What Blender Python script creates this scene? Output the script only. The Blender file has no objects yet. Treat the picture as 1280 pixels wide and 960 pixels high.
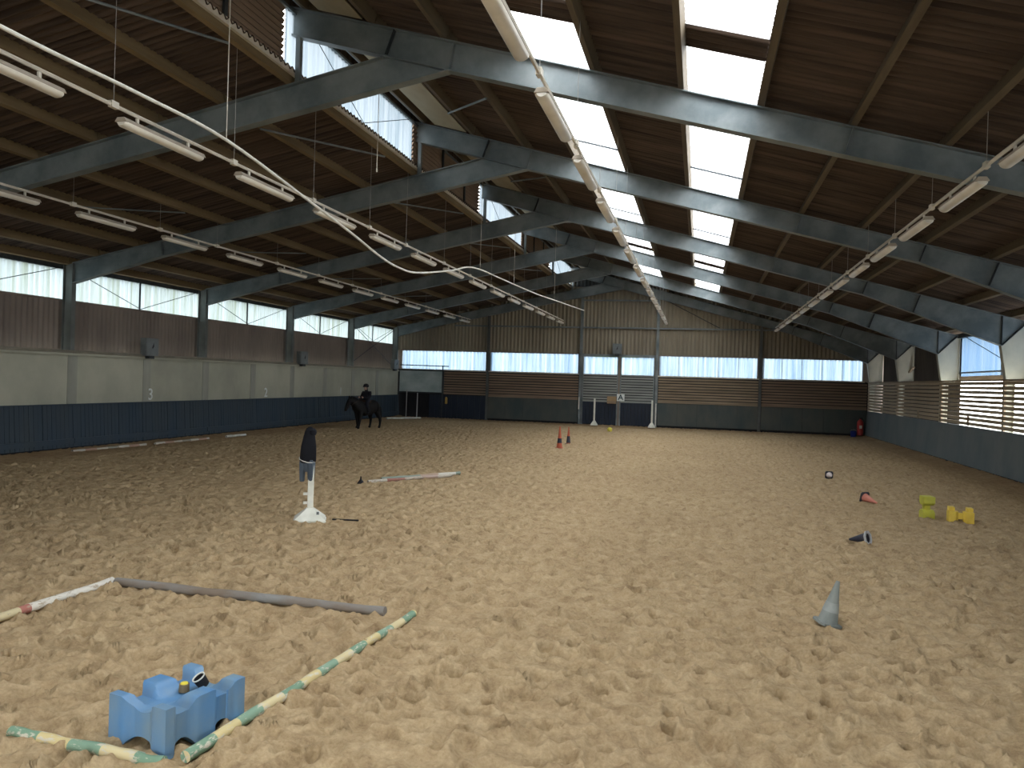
import bpy, bmesh, math, random
import numpy as np
from mathutils import Matrix, Vector

random.seed(7)
rng = np.random.default_rng(11)
SC = bpy.context.scene
COL = SC.collection
PI = math.pi

# ------------------------------------------------------------------ camera
F_PX, YAW, PITCH, ROLL, CAM_H = 991.05, 0.2328, -0.0050, 0.0310, 2.3
fw = Vector((-math.sin(YAW) * math.cos(PITCH), math.cos(YAW) * math.cos(PITCH), math.sin(PITCH)))
rt = Vector((math.cos(YAW), math.sin(YAW), 0))
up = rt.cross(fw)
r2 = math.cos(ROLL) * rt + math.sin(ROLL) * up
u2 = -math.sin(ROLL) * rt + math.cos(ROLL) * up
cam_d = bpy.data.cameras.new('camera')
cam_d.sensor_fit = 'HORIZONTAL'
cam_d.sensor_width = 36.0
cam_d.lens = F_PX * 36.0 / 1280.0
cam_d.clip_end = 500
cam = bpy.data.objects.new('camera', cam_d)
COL.objects.link(cam)
M = Matrix((r2, u2, -fw)).transposed().to_4x4()
M.translation = (0, 0, CAM_H)
cam.matrix_world = M
SC.camera = cam

# ------------------------------------------------------------------ sky, exposure
W = bpy.data.worlds.new('overcast_sky')
SC.world = W
W.use_nodes = True
bgn = W.node_tree.nodes['Background']
bgn.inputs[0].default_value = (0.95, 0.98, 1.0, 1)
bgn.inputs[1].default_value = 14.0
vs = SC.view_settings
vs.view_transform = 'Standard'
vs.look = 'None'
vs.exposure = -0.46
vs.gamma = 1.0
vs.use_curve_mapping = False
SC.cycles.max_bounces = 8
SC.cycles.diffuse_bounces = 5
SC.cycles.transmission_bounces = 4
SC.cycles.transparent_max_bounces = 8
SC.cycles.sample_clamp_indirect = 12.0

YB = dict(A=12.293, B=18.293, C=24.293, D=30.293, E=36.293, F=42.293)
Y_END, Y_NEAR = 42.293, -5.7
X_L, X_R = -16.68, 8.1


def portal(name, loc, rot, sx, sy):
    l = bpy.data.lights.new(name, 'AREA')
    l.shape = 'RECTANGLE'
    l.size, l.size_y = sx, sy
    l.cycles.is_portal = True
    o = bpy.data.objects.new(name, l)
    o.location = loc
    o.rotation_euler = rot
    COL.objects.link(o)


# ------------------------------------------------------------------ helpers
def link(o, parent=None):
    COL.objects.link(o)
    if parent is not None:
        o.parent = parent
    return o


def tag(o, label=None, cat=None, group=None, kind=None):
    if label: o['label'] = label
    if cat: o['category'] = cat
    if group: o['group'] = group
    if kind: o['kind'] = kind
    return o


def empty(name, loc=(0, 0, 0), rz=0.0, parent=None):
    o = bpy.data.objects.new(name, None)
    o.location = loc
    o.rotation_euler = (0, 0, rz)
    o.empty_display_size = 0.2
    return link(o, parent)


class MB:
    """collects faces, built as one mesh"""
    def __init__(s):
        s.v, s.f, s.m = [], [], []

    def add(s, vs_, fs, mi=0):
        n = len(s.v)
        s.v += [tuple(p) for p in vs_]
        for f in fs:
            s.f.append(tuple(i + n for i in f))
            s.m.append(mi)
        return s

    def box(s, x0, x1, y0, y1, z0, z1, mi=0):
        return s.add([(x0, y0, z0), (x1, y0, z0), (x1, y1, z0), (x0, y1, z0),
                      (x0, y0, z1), (x1, y0, z1), (x1, y1, z1), (x0, y1, z1)],
                     [(0, 3, 2, 1), (4, 5, 6, 7), (0, 1, 5, 4), (1, 2, 6, 5), (2, 3, 7, 6), (3, 0, 4, 7)], mi)

    def bar(s, p, q, w, h, upv=(0, 0, 1), mi=0):
        """rectangular bar from p to q"""
        p, q = Vector(p), Vector(q)
        d = (q - p).normalized()
        a = d.cross(Vector(upv))
        if a.length < 1e-4:
            a = d.cross(Vector((0, 1, 0)))
        a.normalize()
        b = a.cross(d)
        V = []
        for e in (p, q):
            for i, j in ((-1, -1), (1, -1), (1, 1), (-1, 1)):
                V.append(e + a * (w / 2 * i) + b * (h / 2 * j))
        return s.add(V, [(0, 1, 2, 3), (7, 6, 5, 4), (0, 4, 5, 1), (1, 5, 6, 2), (2, 6, 7, 3), (3, 7, 4, 0)], mi)

    def tube(s, pts, rad, n=8, mi=0, cap=True):
        pts = [Vector(p) for p in pts]
        if not hasattr(rad, '__len__'):
            rad = [rad] * len(pts)
        V, base = [], None
        for i, p in enumerate(pts):
            d = (pts[min(i + 1, len(pts) - 1)] - pts[max(i - 1, 0)]).normalized()
            ref = Vector((0, 0, 1)) if abs(d.z) < 0.9 else Vector((1, 0, 0))
            a = d.cross(ref).normalized()
            b = a.cross(d)
            for k in range(n):
                t = 2 * PI * k / n
                V.append(p + (a * math.cos(t) + b * math.sin(t)) * rad[i])
        Fs = []
        for i in range(len(pts) - 1):
            for k in range(n):
                k2 = (k + 1) % n
                Fs.append((i * n + k, i * n + k2, (i + 1) * n + k2, (i + 1) * n + k))
        if cap:
            Fs.append(tuple(range(n))[::-1])
            Fs.append(tuple((len(pts) - 1) * n + k for k in range(n)))
        return s.add(V, Fs, mi)

    def lathe(s, prof, n=20, mi=0, c=(0, 0, 0), fn=None, cap=True):
        V = []
        for r, z in prof:
            for k in range(n):
                t = 2 * PI * k / n
                x, y, zz = r * math.cos(t), r * math.sin(t), z
                if fn: x, y, zz = fn(x, y, zz, t)
                V.append((c[0] + x, c[1] + y, c[2] + zz))
        Fs = []
        for i in range(len(prof) - 1):
            for k in range(n):
                k2 = (k + 1) % n
                Fs.append((i * n + k, i * n + k2, (i + 1) * n + k2, (i + 1) * n + k))
        if cap:
            Fs.append(tuple(range(n))[::-1])
            Fs.append(tuple((len(prof) - 1) * n + k for k in range(n)))
        return s.add(V, Fs, mi)

    def prism_y(s, poly, y0, y1, mi=0):
        """polygon in (x,z), extruded along y"""
        n = len(poly)
        V = [(x, y0, z) for x, z in poly] + [(x, y1, z) for x, z in poly]
        Fs = [tuple(range(n)), tuple(range(2 * n - 1, n - 1, -1))]
        for i in range(n):
            j = (i + 1) % n
            Fs.append((i, i + n, j + n, j))
        return s.add(V, Fs, mi)

    def mesh(s, name, mats, smooth=False, bevel=0):
        me = bpy.data.meshes.new(name)
        me.from_pydata(s.v, [], s.f)
        if not isinstance(mats, (list, tuple)): mats = [mats]
        for m in mats: me.materials.append(m)
        if len(mats) > 1: me.polygons.foreach_set('material_index', s.m)
        bm = bmesh.new()
        bm.from_mesh(me)
        bmesh.ops.recalc_face_normals(bm, faces=bm.faces)
        if bevel:
            es = [e for e in bm.edges if len(e.link_faces) == 2 and e.calc_face_angle(0) > 0.5]
            bmesh.ops.bevel(bm, geom=es, offset=bevel, segments=2, profile=0.5, affect='EDGES', clamp_overlap=True)
        bm.to_mesh(me)
        bm.free()
        if smooth:
            me.polygons.foreach_set('use_smooth', [True] * len(me.polygons))
            if hasattr(me, 'set_sharp_from_angle'): me.set_sharp_from_angle(angle=0.7)
        me.update()
        return me

    def build(s, name, mats, parent=None, smooth=False, bevel=0, loc=None):
        o = bpy.data.objects.new(name, s.mesh(name, mats, smooth, bevel))
        if loc is not None: o.location = loc
        return link(o, parent)


def copy_part(o, parent, loc=None):
    c = o.copy()
    link(c, parent)
    if loc is not None: c.location = loc
    return c


def corrugated(name, mat, parent, o, du, dv, n, lu, lv, pitch, amp, seg=6, top=None, rows=1):
    """wavy sheet: waves run along dv, ripple along du; lv may be a function of u (top)"""
    o, du, dv, n = map(Vector, (o, du, dv, n))
    pitch = lu / max(1, round(lu / pitch))
    k = max(2, int(round(lu / pitch * seg)))
    V, Fs = [], []
    for i in range(k + 1):
        u = lu * i / k
        off = n * (amp / 2 * math.sin(2 * PI * u / pitch))
        L = top(u) if top else lv
        for j in range(rows + 1):
            V.append(o + du * u + dv * (L * j / rows) + off)
    r1 = rows + 1
    for i in range(k):
        for j in range(rows):
            Fs.append((i * r1 + j, (i + 1) * r1 + j, (i + 1) * r1 + j + 1, i * r1 + j + 1))
    me = bpy.data.meshes.new(name)
    me.from_pydata([tuple(v) for v in V], [], Fs)
    me.materials.append(mat)
    me.polygons.foreach_set('use_smooth', [True] * len(Fs))
    ob = bpy.data.objects.new(name, me)
    return link(ob, parent)


# ------------------------------------------------------------------ materials
def nodes_of(name):
    m = bpy.data.materials.new(name)
    m.use_nodes = True
    return m, m.node_tree.nodes, m.node_tree.links, m.node_tree.nodes['Principled BSDF']


def mix_rgb(N, L, fac, a, b, mode='MIX'):
    x = N.new('ShaderNodeMix')
    x.data_type = 'RGBA'
    x.blend_type = mode
    for sock, val in ((x.inputs[0], fac), (x.inputs[6], a), (x.inputs[7], b)):
        if hasattr(val, 'is_linked'): L.new(val, sock)
        elif isinstance(val, (int, float)): sock.default_value = val
        else: sock.default_value = (*val, 1) if len(val) == 3 else val
    return x.outputs[2]


def coord(N, L, scale=(1, 1, 1), kind='Object'):
    t = N.new('ShaderNodeTexCoord')
    mp = N.new('ShaderNodeMapping')
    mp.inputs['Scale'].default_value = scale
    L.new(t.outputs[kind], mp.inputs[0])
    return mp.outputs[0]


def noise(N, L, vec, scale, detail=4, rough=0.55):
    n = N.new('ShaderNodeTexNoise')
    n.inputs['Scale'].default_value = scale
    n.inputs['Detail'].default_value = detail
    n.inputs['Roughness'].default_value = rough
    L.new(vec, n.inputs['Vector'])
    return n.outputs[0]


def ramp(N, L, fac, stops, interp='LINEAR'):
    r = N.new('ShaderNodeValToRGB')
    r.color_ramp.interpolation = interp
    e = r.color_ramp.elements
    while len(e) < len(stops): e.new(0.5)
    for k, (p, c) in enumerate(stops):
        e[k].position = p
        e[k].color = (*c, 1) if len(c) == 3 else c
    L.new(fac, r.inputs[0])
    return r.outputs[0]


def pmat(name, c1, c2=None, scale=3.0, stretch=(1, 1, 1), rough=0.7, metal=0.0, bump=0.0, bscale=30.0, lo=0.35, hi=0.65, spec=0.3):
    m, N, L, B = nodes_of(name)
    B.inputs['Roughness'].default_value = rough
    B.inputs['Metallic'].default_value = metal
    B.inputs['Specular IOR Level'].default_value = spec
    if c2 is None:
        c2 = tuple(x * 0.82 for x in c1)
    v = coord(N, L, stretch)
    n = noise(N, L, v, scale, 6, 0.6)
    L.new(ramp(N, L, n, [(lo, c1), (hi, c2)]), B.inputs['Base Color'])
    if bump:
        b = N.new('ShaderNodeBump')
        b.inputs['Strength'].default_value = bump
        b.inputs['Distance'].default_value = 0.01
        L.new(noise(N, L, v, bscale, 3), b.inputs['Height'])
        L.new(b.outputs[0], B.inputs['Normal'])
    return m


def stripe_mat(name, cols, period, rough=0.75, wear=(0.25, 0.2, 0.14), wl=0.62, at=None):
    """painted bands along the object's own x axis, chipped"""
    m, N, L, B = nodes_of(name)
    B.inputs['Roughness'].default_value = rough
    v = coord(N, L)
    sx = N.new('ShaderNodeSeparateXYZ')
    L.new(v, sx.inputs[0])
    d = N.new('ShaderNodeMath'); d.operation = 'DIVIDE'; d.inputs[1].default_value = period
    L.new(sx.outputs[0], d.inputs[0])
    fr = N.new('ShaderNodeMath'); fr.operation = 'FRACT'
    L.new(d.outputs[0], fr.inputs[0])
    n = len(cols)
    c = ramp(N, L, fr.outputs[0], [(at[k] if at else k / n, cols[k]) for k in range(n)], 'CONSTANT')
    w = ramp(N, L, noise(N, L, coord(N, L, (1, 3, 3)), 9, 6, 0.7), [(wl, (0, 0, 0)), (wl + 0.06, (1, 1, 1))])
    L.new(mix_rgb(N, L, w, c, wear), B.inputs['Base Color'])
    return m


def translucent_mat(name, c1, c2, clear=0.15, scale=0.6, stretch=(1, 1, 1), lo=0.4, hi=0.7, clear_col=(1, 1, 1)):
    """weathered plastic sheet that lets daylight through"""
    m, N, L, B = nodes_of(name)
    out = N['Material Output']
    N.remove(B)
    tr = N.new('ShaderNodeBsdfTranslucent')
    df = N.new('ShaderNodeBsdfDiffuse')
    tp = N.new('ShaderNodeBsdfTransparent')
    tp.inputs[0].default_value = (*clear_col, 1)
    v = coord(N, L, stretch)
    c = ramp(N, L, noise(N, L, v, scale, 5, 0.6), [(lo, c1), (hi, c2)])
    L.new(c, tr.inputs[0])
    df.inputs[0].default_value = (0.35, 0.36, 0.36, 1)
    a = N.new('ShaderNodeMixShader'); a.inputs[0].default_value = 0.15
    L.new(tr.outputs[0], a.inputs[1]); L.new(df.outputs[0], a.inputs[2])
    b = N.new('ShaderNodeMixShader'); b.inputs[0].default_value = clear
    L.new(a.outputs[0], b.inputs[1]); L.new(tp.outputs[0], b.inputs[2])
    L.new(b.outputs[0], out.inputs[0])
    return m


MT = {}
MT['roof'] = pmat('roof_fibre_cement', (0.112, 0.079, 0.060), (0.040, 0.029, 0.024), 1.0, (0.35, 10.0, 0.35), 0.9, lo=0.36, hi=0.64)
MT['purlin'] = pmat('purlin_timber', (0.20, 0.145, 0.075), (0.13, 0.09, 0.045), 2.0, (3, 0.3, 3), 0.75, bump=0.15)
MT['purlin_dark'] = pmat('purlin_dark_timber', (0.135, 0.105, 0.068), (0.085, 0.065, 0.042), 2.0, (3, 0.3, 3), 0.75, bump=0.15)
MT['steel'] = pmat('galvanised_steel', (0.225, 0.25, 0.255), (0.125, 0.152, 0.162), 1.3, (1, 1, 1), 0.5, 0.35, spec=0.4, lo=0.38, hi=0.62)
MT['steel_dark'] = pmat('dark_steel', (0.05, 0.06, 0.065), (0.03, 0.035, 0.04), 4, rough=0.55, metal=0.3)
MT['steel_post'] = pmat('grey_post_steel', (0.115, 0.12, 0.115), (0.075, 0.08, 0.08), 2, rough=0.6, metal=0.2)
MT['steel_green'] = pmat('dull_column_steel', (0.165, 0.18, 0.172), (0.115, 0.128, 0.122), 2, rough=0.6, metal=0.2)
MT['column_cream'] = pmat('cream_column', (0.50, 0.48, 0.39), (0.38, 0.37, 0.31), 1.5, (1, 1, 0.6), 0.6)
MT['slat_pale'] = pmat('slat_pale_timber', (0.46, 0.39, 0.29), (0.33, 0.275, 0.20), 1.5, (0.4, 0.4, 5), 0.8)
MT['cladding'] = pmat('brown_cladding', (0.235, 0.195, 0.165), (0.165, 0.135, 0.115), 0.7, (1, 1, 0.4), 0.8)
MT['gable'] = pmat('tan_gable_cladding', (0.31, 0.27, 0.20), (0.21, 0.18, 0.135), 0.5, (1, 1, 0.3), 0.8)
MT['concrete'] = pmat('concrete', (0.45, 0.445, 0.355), (0.32, 0.322, 0.262), 0.45, (1, 1, 0.8), 0.9, bump=0.15, bscale=8, lo=0.36, hi=0.66)
MT['concrete_post'] = pmat('concrete_post', (0.36, 0.365, 0.31), (0.27, 0.275, 0.235), 1.2, (1, 1, 0.4), 0.9, bump=0.1)
MT['navy'] = pmat('navy_boards', (0.028, 0.050, 0.078), (0.048, 0.062, 0.072), 1.4, (1, 1, 0.25), 0.6, lo=0.3, hi=0.75)
MT['kick_back'] = pmat('kickboard_green_grey', (0.045, 0.062, 0.064), (0.085, 0.088, 0.076), 0.9, (1, 1, 0.5), 0.7)
MT['kick_right'] = pmat('kickboard_blue_grey', (0.115, 0.148, 0.168), (0.165, 0.187, 0.195), 1.1, (1, 1, 0.6), 0.65, bump=0.1)
MT['slat'] = pmat('slat_timber', (0.30, 0.235, 0.165), (0.19, 0.145, 0.10), 1.5, (0.4, 0.4, 5), 0.8)
MT['slat_grey'] = pmat('slat_grey', (0.30, 0.31, 0.29), (0.21, 0.22, 0.21), 1.5, (0.4, 0.4, 5), 0.7)
MT['slat_red'] = pmat('slat_red_brown', (0.25, 0.18, 0.13), (0.165, 0.118, 0.085), 1.5, (0.4, 0.4, 5), 0.8)
MT['white'] = pmat('white_paint', (0.72, 0.72, 0.66), (0.55, 0.54, 0.48), 5, rough=0.6)
MT['rail_cream'] = pmat('cream_metal', (0.62, 0.58, 0.50), (0.50, 0.46, 0.38), 3, rough=0.5)
MT['lamp_body'] = pmat('lamp_housing', (0.42, 0.37, 0.30), (0.34, 0.29, 0.23), 4, rough=0.45)
MT['lamp_diff'] = pmat('lamp_diffuser', (0.78, 0.74, 0.66), (0.66, 0.62, 0.54), 3, rough=0.3, spec=0.5)
MT['wire'] = pmat('grey_wire', (0.34, 0.33, 0.31), rough=0.5)
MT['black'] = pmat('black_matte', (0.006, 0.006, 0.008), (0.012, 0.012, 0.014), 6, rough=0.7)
MT['boxgrey'] = pmat('grey_box', (0.17, 0.19, 0.195), (0.13, 0.145, 0.15), 4, rough=0.5)
MT['win'] = translucent_mat('translucent_sheet', (0.18, 0.225, 0.265), (0.08, 0.125, 0.18), 0.0, 1.2, (5, 5, 0.25), 0.35, 0.7)
MT['win_left'] = translucent_mat('translucent_sheet_tree_tint', (0.20, 0.235, 0.255), (0.11, 0.132, 0.105), 0.0, 1.2, (4.5, 4.5, 0.2), 0.40, 0.68)  # green from trees behind is put into the sheet colour
MT['win_blue'] = translucent_mat('translucent_sheet_blue', (0.075, 0.125, 0.20), (0.12, 0.165, 0.215), 0.0, 0.8, (1, 3, 0.2))
MT['win_top'] = translucent_mat('translucent_sheet_clerestory', (0.21, 0.24, 0.265), (0.12, 0.155, 0.18), 0.0, 1.2, (5, 5, 0.25), 0.35, 0.7)
MT['sky_sheet'] = translucent_mat('rooflight_sheet', (0.93, 0.95, 0.97), (0.82, 0.85, 0.86), 0.6, 0.9, (2, 0.5, 1))
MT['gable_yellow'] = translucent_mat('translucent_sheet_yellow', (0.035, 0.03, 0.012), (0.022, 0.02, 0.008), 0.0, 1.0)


def sand_material():
    m, N, L, B = nodes_of('arena_sand')
    B.inputs['Roughness'].default_value = 0.95
    B.inputs['Specular IOR Level'].default_value = 0.1
    v = coord(N, L)
    big = noise(N, L, v, 0.35, 4)
    mid = noise(N, L, v, 5.0, 6, 0.65)
    c = ramp(N, L, mid, [(0.30, (0.285, 0.200, 0.112)), (0.50, (0.415, 0.308, 0.178)), (0.72, (0.51, 0.393, 0.240))])
    c = mix_rgb(N, L, ramp(N, L, big, [(0.35, (0, 0, 0)), (0.75, (0.4, 0.4, 0.4))]), c, (0.31, 0.215, 0.125))
    c = mix_rgb(N, L, 1.0, c, ramp(N, L, noise(N, L, v, 38, 5, 0.7), [(0.32, (0.80, 0.78, 0.75)), (0.62, (1.06, 1.06, 1.06))]), 'MULTIPLY')
    # damp, trodden track along the boards
    sx = N.new('ShaderNodeSeparateXYZ'); L.new(v, sx.inputs[0])
    wob = noise(N, L, v, 0.8, 3)
    def edge(sock, a, b):
        r = N.new('ShaderNodeMapRange'); r.inputs[1].default_value = a; r.inputs[2].default_value = b
        L.new(sock, r.inputs[0]); return r.outputs[0]
    mx = N.new('ShaderNodeMath'); mx.operation = 'MAXIMUM'
    L.new(edge(sx.outputs[0], -15.0, -16.3), mx.inputs[0]); L.new(edge(sx.outputs[0], 7.0, 7.7), mx.inputs[1])
    m2 = N.new('ShaderNodeMath'); m2.operation = 'MAXIMUM'
    L.new(mx.outputs[0], m2.inputs[0]); L.new(edge(sx.outputs[1], 40.4, 41.6), m2.inputs[1])
    m3 = N.new('ShaderNodeMath'); m3.operation = 'MULTIPLY'
    L.new(m2.outputs[0], m3.inputs[0]); L.new(ramp(N, L, wob, [(0.3, (0.25, 0.25, 0.25)), (0.7, (0.75, 0.75, 0.75))]), m3.inputs[1])
    c = mix_rgb(N, L, m3.outputs[0], c, (0.235, 0.145, 0.075))
    L.new(c, B.inputs['Base Color'])
    b = N.new('ShaderNodeBump'); b.inputs['Strength'].default_value = 0.8; b.inputs['Distance'].default_value = 0.02
    L.new(noise(N, L, v, 28, 6, 0.7), b.inputs['Height'])
    L.new(b.outputs[0], B.inputs['Normal'])
    return m


MT['sand'] = sand_material()

# ------------------------------------------------------------------ floor: trodden sand
def hash2(i, j, s):
    h = np.sin(i * 127.1 + j * 311.7 + s * 74.7) * 43758.5453
    return h - np.floor(h)


def vnoise(x, y, s):
    i, j = np.floor(x), np.floor(y)
    fx, fy = x - i, y - j
    fx, fy = fx * fx * (3 - 2 * fx), fy * fy * (3 - 2 * fy)
    a, b, c, d = hash2(i, j, s), hash2(i + 1, j, s), hash2(i, j + 1, s), hash2(i + 1, j + 1, s)
    return (a * (1 - fx) + b * fx) * (1 - fy) + (c * (1 - fx) + d * fx) * fy


def pits(x, y, cell, seed, depth, keep=1.0, size=1.0):
    gx, gy = np.floor(x / cell), np.floor(y / cell)
    z = np.zeros_like(x)
    for a in (-1, 0, 1):
        for b in (-1, 0, 1):
            i, j = gx + a, gy + b
            cx = (i + 0.15 + 0.7 * hash2(i, j, seed)) * cell
            cy = (j + 0.15 + 0.7 * hash2(i, j, seed + 1)) * cell
            th = hash2(i, j, seed + 2) * 6.28
            el = 0.75 + 0.5 * hash2(i, j, seed + 3)
            R = cell * size * (0.26 + 0.22 * hash2(i, j, seed + 4))
            dp = depth * (0.35 + 0.9 * hash2(i, j, seed + 5)) * (hash2(i, j, seed + 6) < keep)
            dx, dy = x - cx, y - cy
            u = (dx * np.cos(th) + dy * np.sin(th)) * el
            w = (-dx * np.sin(th) + dy * np.cos(th)) / el
            r = np.sqrt(u * u + w * w) / R
            z += dp * (-np.exp(-(r ** 4)) + 0.55 * np.exp(-((r - 1.35) / 0.38) ** 2))
    return z


def sand_height(x, y):
    wx = x + 0.10 * (vnoise(x * 4, y * 4, 3) - 0.5)
    wy = y + 0.10 * (vnoise(x * 4, y * 4, 9) - 0.5)
    z = pits(wx, wy, 0.27, 20, 0.034) + pits(wx + 5.3, wy + 2.1, 0.185, 40, 0.022, 0.8) + pits(wx + 1.7, wy + 8.2, 0.29, 60, 0.075, 0.7, 0.5)
    z += 0.020 * (vnoise(x * 2.2, y * 2.2, 1) - 0.5) + 0.018 * (vnoise(x * 9, y * 9, 2) - 0.5) + 0.013 * (vnoise(x * 21, y * 21, 5) - 0.5)
    # swept against the boards
    bank = 0.10 * np.clip((x - 7.3) / 0.7, 0, 1) ** 2 + 0.07 * np.clip((-15.9 - x) / 0.7, 0, 1) ** 2 + 0.06 * np.clip((y - 41.5) / 0.7, 0, 1) ** 2
    smooth = 1 - 0.65 * np.clip(np.maximum(np.maximum((x - 6.9) / 0.6, (-15.4 - x) / 0.6), (y - 40.9) / 0.6), 0, 1)
    return z * smooth + bank


def build_floor():
    ys = [2.6]
    while ys[-1] < Y_END - 0.02:
        ys.append(ys[-1] + max(0.016, 0.0037 * ys[-1]))
    ys[-1] = Y_END - 0.02
    ys = np.array(ys)
    nc = 700
    t = np.linspace(0, 1, nc)
    x0 = np.maximum(-16.62, -1.16 * ys - 1.6)
    x1 = np.minimum(8.02, 0.44 * ys + 1.6)
    X = x0[:, None] + (x1 - x0)[:, None] * t[None, :]
    Yg = np.repeat(ys[:, None], nc, 1)
    Z = sand_height(X, Yg)
    nr = len(ys)
    V = np.stack([X, Yg, Z], -1).reshape(-1, 3).astype(np.float32)
    idx = np.arange(nr * nc).reshape(nr, nc)
    q = np.stack([idx[:-1, :-1], idx[:-1, 1:], idx[1:, 1:], idx[1:, :-1]], -1).reshape(-1, 4)
    me = bpy.data.meshes.new('floor')
    me.vertices.add(len(V)); me.vertices.foreach_set('co', V.ravel())
    me.loops.add(q.size); me.loops.foreach_set('vertex_index', q.ravel().astype(np.int32))
    me.polygons.add(len(q)); me.polygons.foreach_set('loop_start', np.arange(0, q.size, 4, dtype=np.int32))
    me.polygons.foreach_set('use_smooth', np.ones(len(q), dtype=bool))
    me.update(calc_edges=True); me.validate()
    me.materials.append(MT['sand'])
    o = link(bpy.data.objects.new('floor', me))
    tag(o, 'loose tan riding sand pitted with hoof prints', kind='structure')
    b = MB().box(-16.7, 8.2, Y_NEAR, Y_END, -0.16, -0.06)
    b.build('sand_bed', MT['sand'], o)
    return o


FLOOR = build_floor()
MT['ground'] = pmat('outside_concrete_yard', (0.50, 0.49, 0.45), (0.38, 0.39, 0.34), 0.5, rough=0.9)
g = MB()
g.box(-70, -17.3, -40, 100, -0.3, -0.05); g.box(8.75, 70, -40, 100, -0.3, -0.05)
g.box(-17.3, 8.75, Y_END + 0.2, 100, -0.3, -0.05); g.box(-17.3, 8.75, -40, Y_NEAR - 0.2, -0.3, -0.05)
tag(g.build('yard_ground', MT['ground']), 'pale concrete yard outside the hall', kind='structure')


# ------------------------------------------------------------------ roof
def zr(x): return 8.53 - 0.27 * (x + 6.97)      # top of the right rafters
def zl(x): return 7.57 + 0.215 * (x + 5.25)     # top of the left rafters


CEIL = tag(empty('ceiling'), 'dark corrugated roof on timber purlins with two strips of rooflights', kind='structure')
PITCH_R, AMP_R = 0.155, 0.078
PH = 0.20                                        # purlin height


def roof_strip(name, mat, xa, xb, zf, y0, y1, rows=1):
    dv = Vector((xb - xa, 0, zf(xb) - zf(xa)))
    n = Vector((0, 1, 0)).cross(dv.normalized())
    if n.z < 0: n = -n
    return corrugated(name, mat, CEIL, (xa, y0, zf(xa) + PH + 0.03), (0, 1, 0), dv.normalized(), n, y1 - y0, dv.length, PITCH_R, AMP_R, 6, rows=rows)


bays = [(Y_NEAR, 0.293), (0.293, 6.293), (6.293, 12.293), (12.293, 18.293), (18.293, 24.293), (24.293, 30.293), (30.293, 36.293), (36.293, Y_END + 0.4)]
for (y0, y1) in bays:
    roof_strip('roof_sheeting', MT['roof'], -17.5, -6.86, zl, y0, y1)
    roof_strip('roof_sheeting', MT['roof'], -7.5, -2.98, zr, y0, y1)
    roof_strip('roof_sheeting', MT['roof'], -1.80, -0.40, zr, y0, y1)
    roof_strip('roof_sheeting', MT['roof'], 0.72, 9.2, zr, y0, y1)
bands = [(0.6, 1.3), (10.40, 11.10), (20.10, 20.80), (29.9, 30.6), (39.7, Y_END + 0.4)]
for sx0, sx1 in ((-2.98, -1.80), (-0.40, 0.72)):
    for a, b in bands:
        roof_strip('roof_sheeting', MT['roof'], sx0, sx1, zr, a, b)
    cuts = [Y_NEAR] + [v for ab in bands for v in ab]
    for i in range(0, len(cuts) - 1, 2):
        a, b = cuts[i], cuts[i + 1]
        n = max(1, round((b - a) / 3.0))
        for k in range(n):
            roof_strip('rooflight_sheet', MT['sky_sheet'], sx0, sx1, zr, a + (b - a) * k / n, a + (b - a) * (k + 1) / n)
            if k:
                yk = a + (b - a) * k / n
                MB().bar((sx0, yk, zr(sx0) + PH - 0.04), (sx1, yk, zr(sx1) + PH - 0.04), 0.045, 0.03).build('rooflight_lap', MT['steel_dark'], CEIL)
# purlins, one length per bay
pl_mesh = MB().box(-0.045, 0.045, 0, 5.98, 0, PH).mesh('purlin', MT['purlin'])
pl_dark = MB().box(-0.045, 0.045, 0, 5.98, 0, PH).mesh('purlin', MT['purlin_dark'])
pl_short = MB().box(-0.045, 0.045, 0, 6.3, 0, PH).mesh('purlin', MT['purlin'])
LEFT_P = [-6.95, -8.25, -9.55, -10.83, -12.12, -13.42, -14.72, -15.95, -16.9]
RIGHT_P = [-6.72, -5.50, -4.22, -2.98, -1.78, -0.42, 0.74, 2.03, 3.28, 4.52, 5.80, 7.05, 8.25]
for xs, zf, tilt in ((LEFT_P, zl, -math.atan(0.215)), (RIGHT_P, zr, math.atan(0.27))):
    for x in xs:
        for bi, (y0, y1) in enumerate(bays):
            if bi < 1: continue
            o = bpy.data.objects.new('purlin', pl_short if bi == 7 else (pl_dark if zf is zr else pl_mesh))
            o.location = (x, y0 + 0.01, zf(x) + 0.01)
            o.rotation_euler = (0, tilt, 0)
            link(o, CEIL)
# pale soffit boards beside the clerestory
MT['soffit'] = pmat('pale_soffit_board', (0.36, 0.32, 0.23), (0.27, 0.235, 0.16), 1.2, (1, 0.4, 1), 0.85)
for bi, (y0, y1) in enumerate(bays):
    if bi < 1: continue
    xa, xb = -6.42, -5.62
    ya, yb_ = y0 + 0.12, min(y1, Y_END) - 0.12
    MB().prism_y([(xa, zr(xa) + .02), (xb, zr(xb) + .02), (xb, zr(xb) + .05), (xa, zr(xa) + .05)], ya, yb_).build('soffit_board', MT['soffit'], CEIL)
# sag rods and wind braces under the sheets
for (y0, y1) in bays[2:7]:
    MB().tube([(-8.25, y0 + 1.2, zl(-8.25) - 0.02), (-6.98, y0 + 4.2, zl(-6.98) - 0.02)], 0.02, 6).build('brace_rod', MT['steel'], CEIL)
    MB().tube([(-13.4, y0 + 2.4, zl(-13.4) - 0.02), (-12.15, y0 + 4.4, zl(-12.15) - 0.02)], 0.018, 6).build('brace_rod', MT['steel'], CEIL)
    MB().tube([(-5.6, y0 + 4.4, zr(-5.6) - 0.02), (-4.22, y0 + 2.6, zr(-4.22) - 0.02)], 0.022, 6).build('brace_rod', MT['steel'], CEIL)
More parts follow.
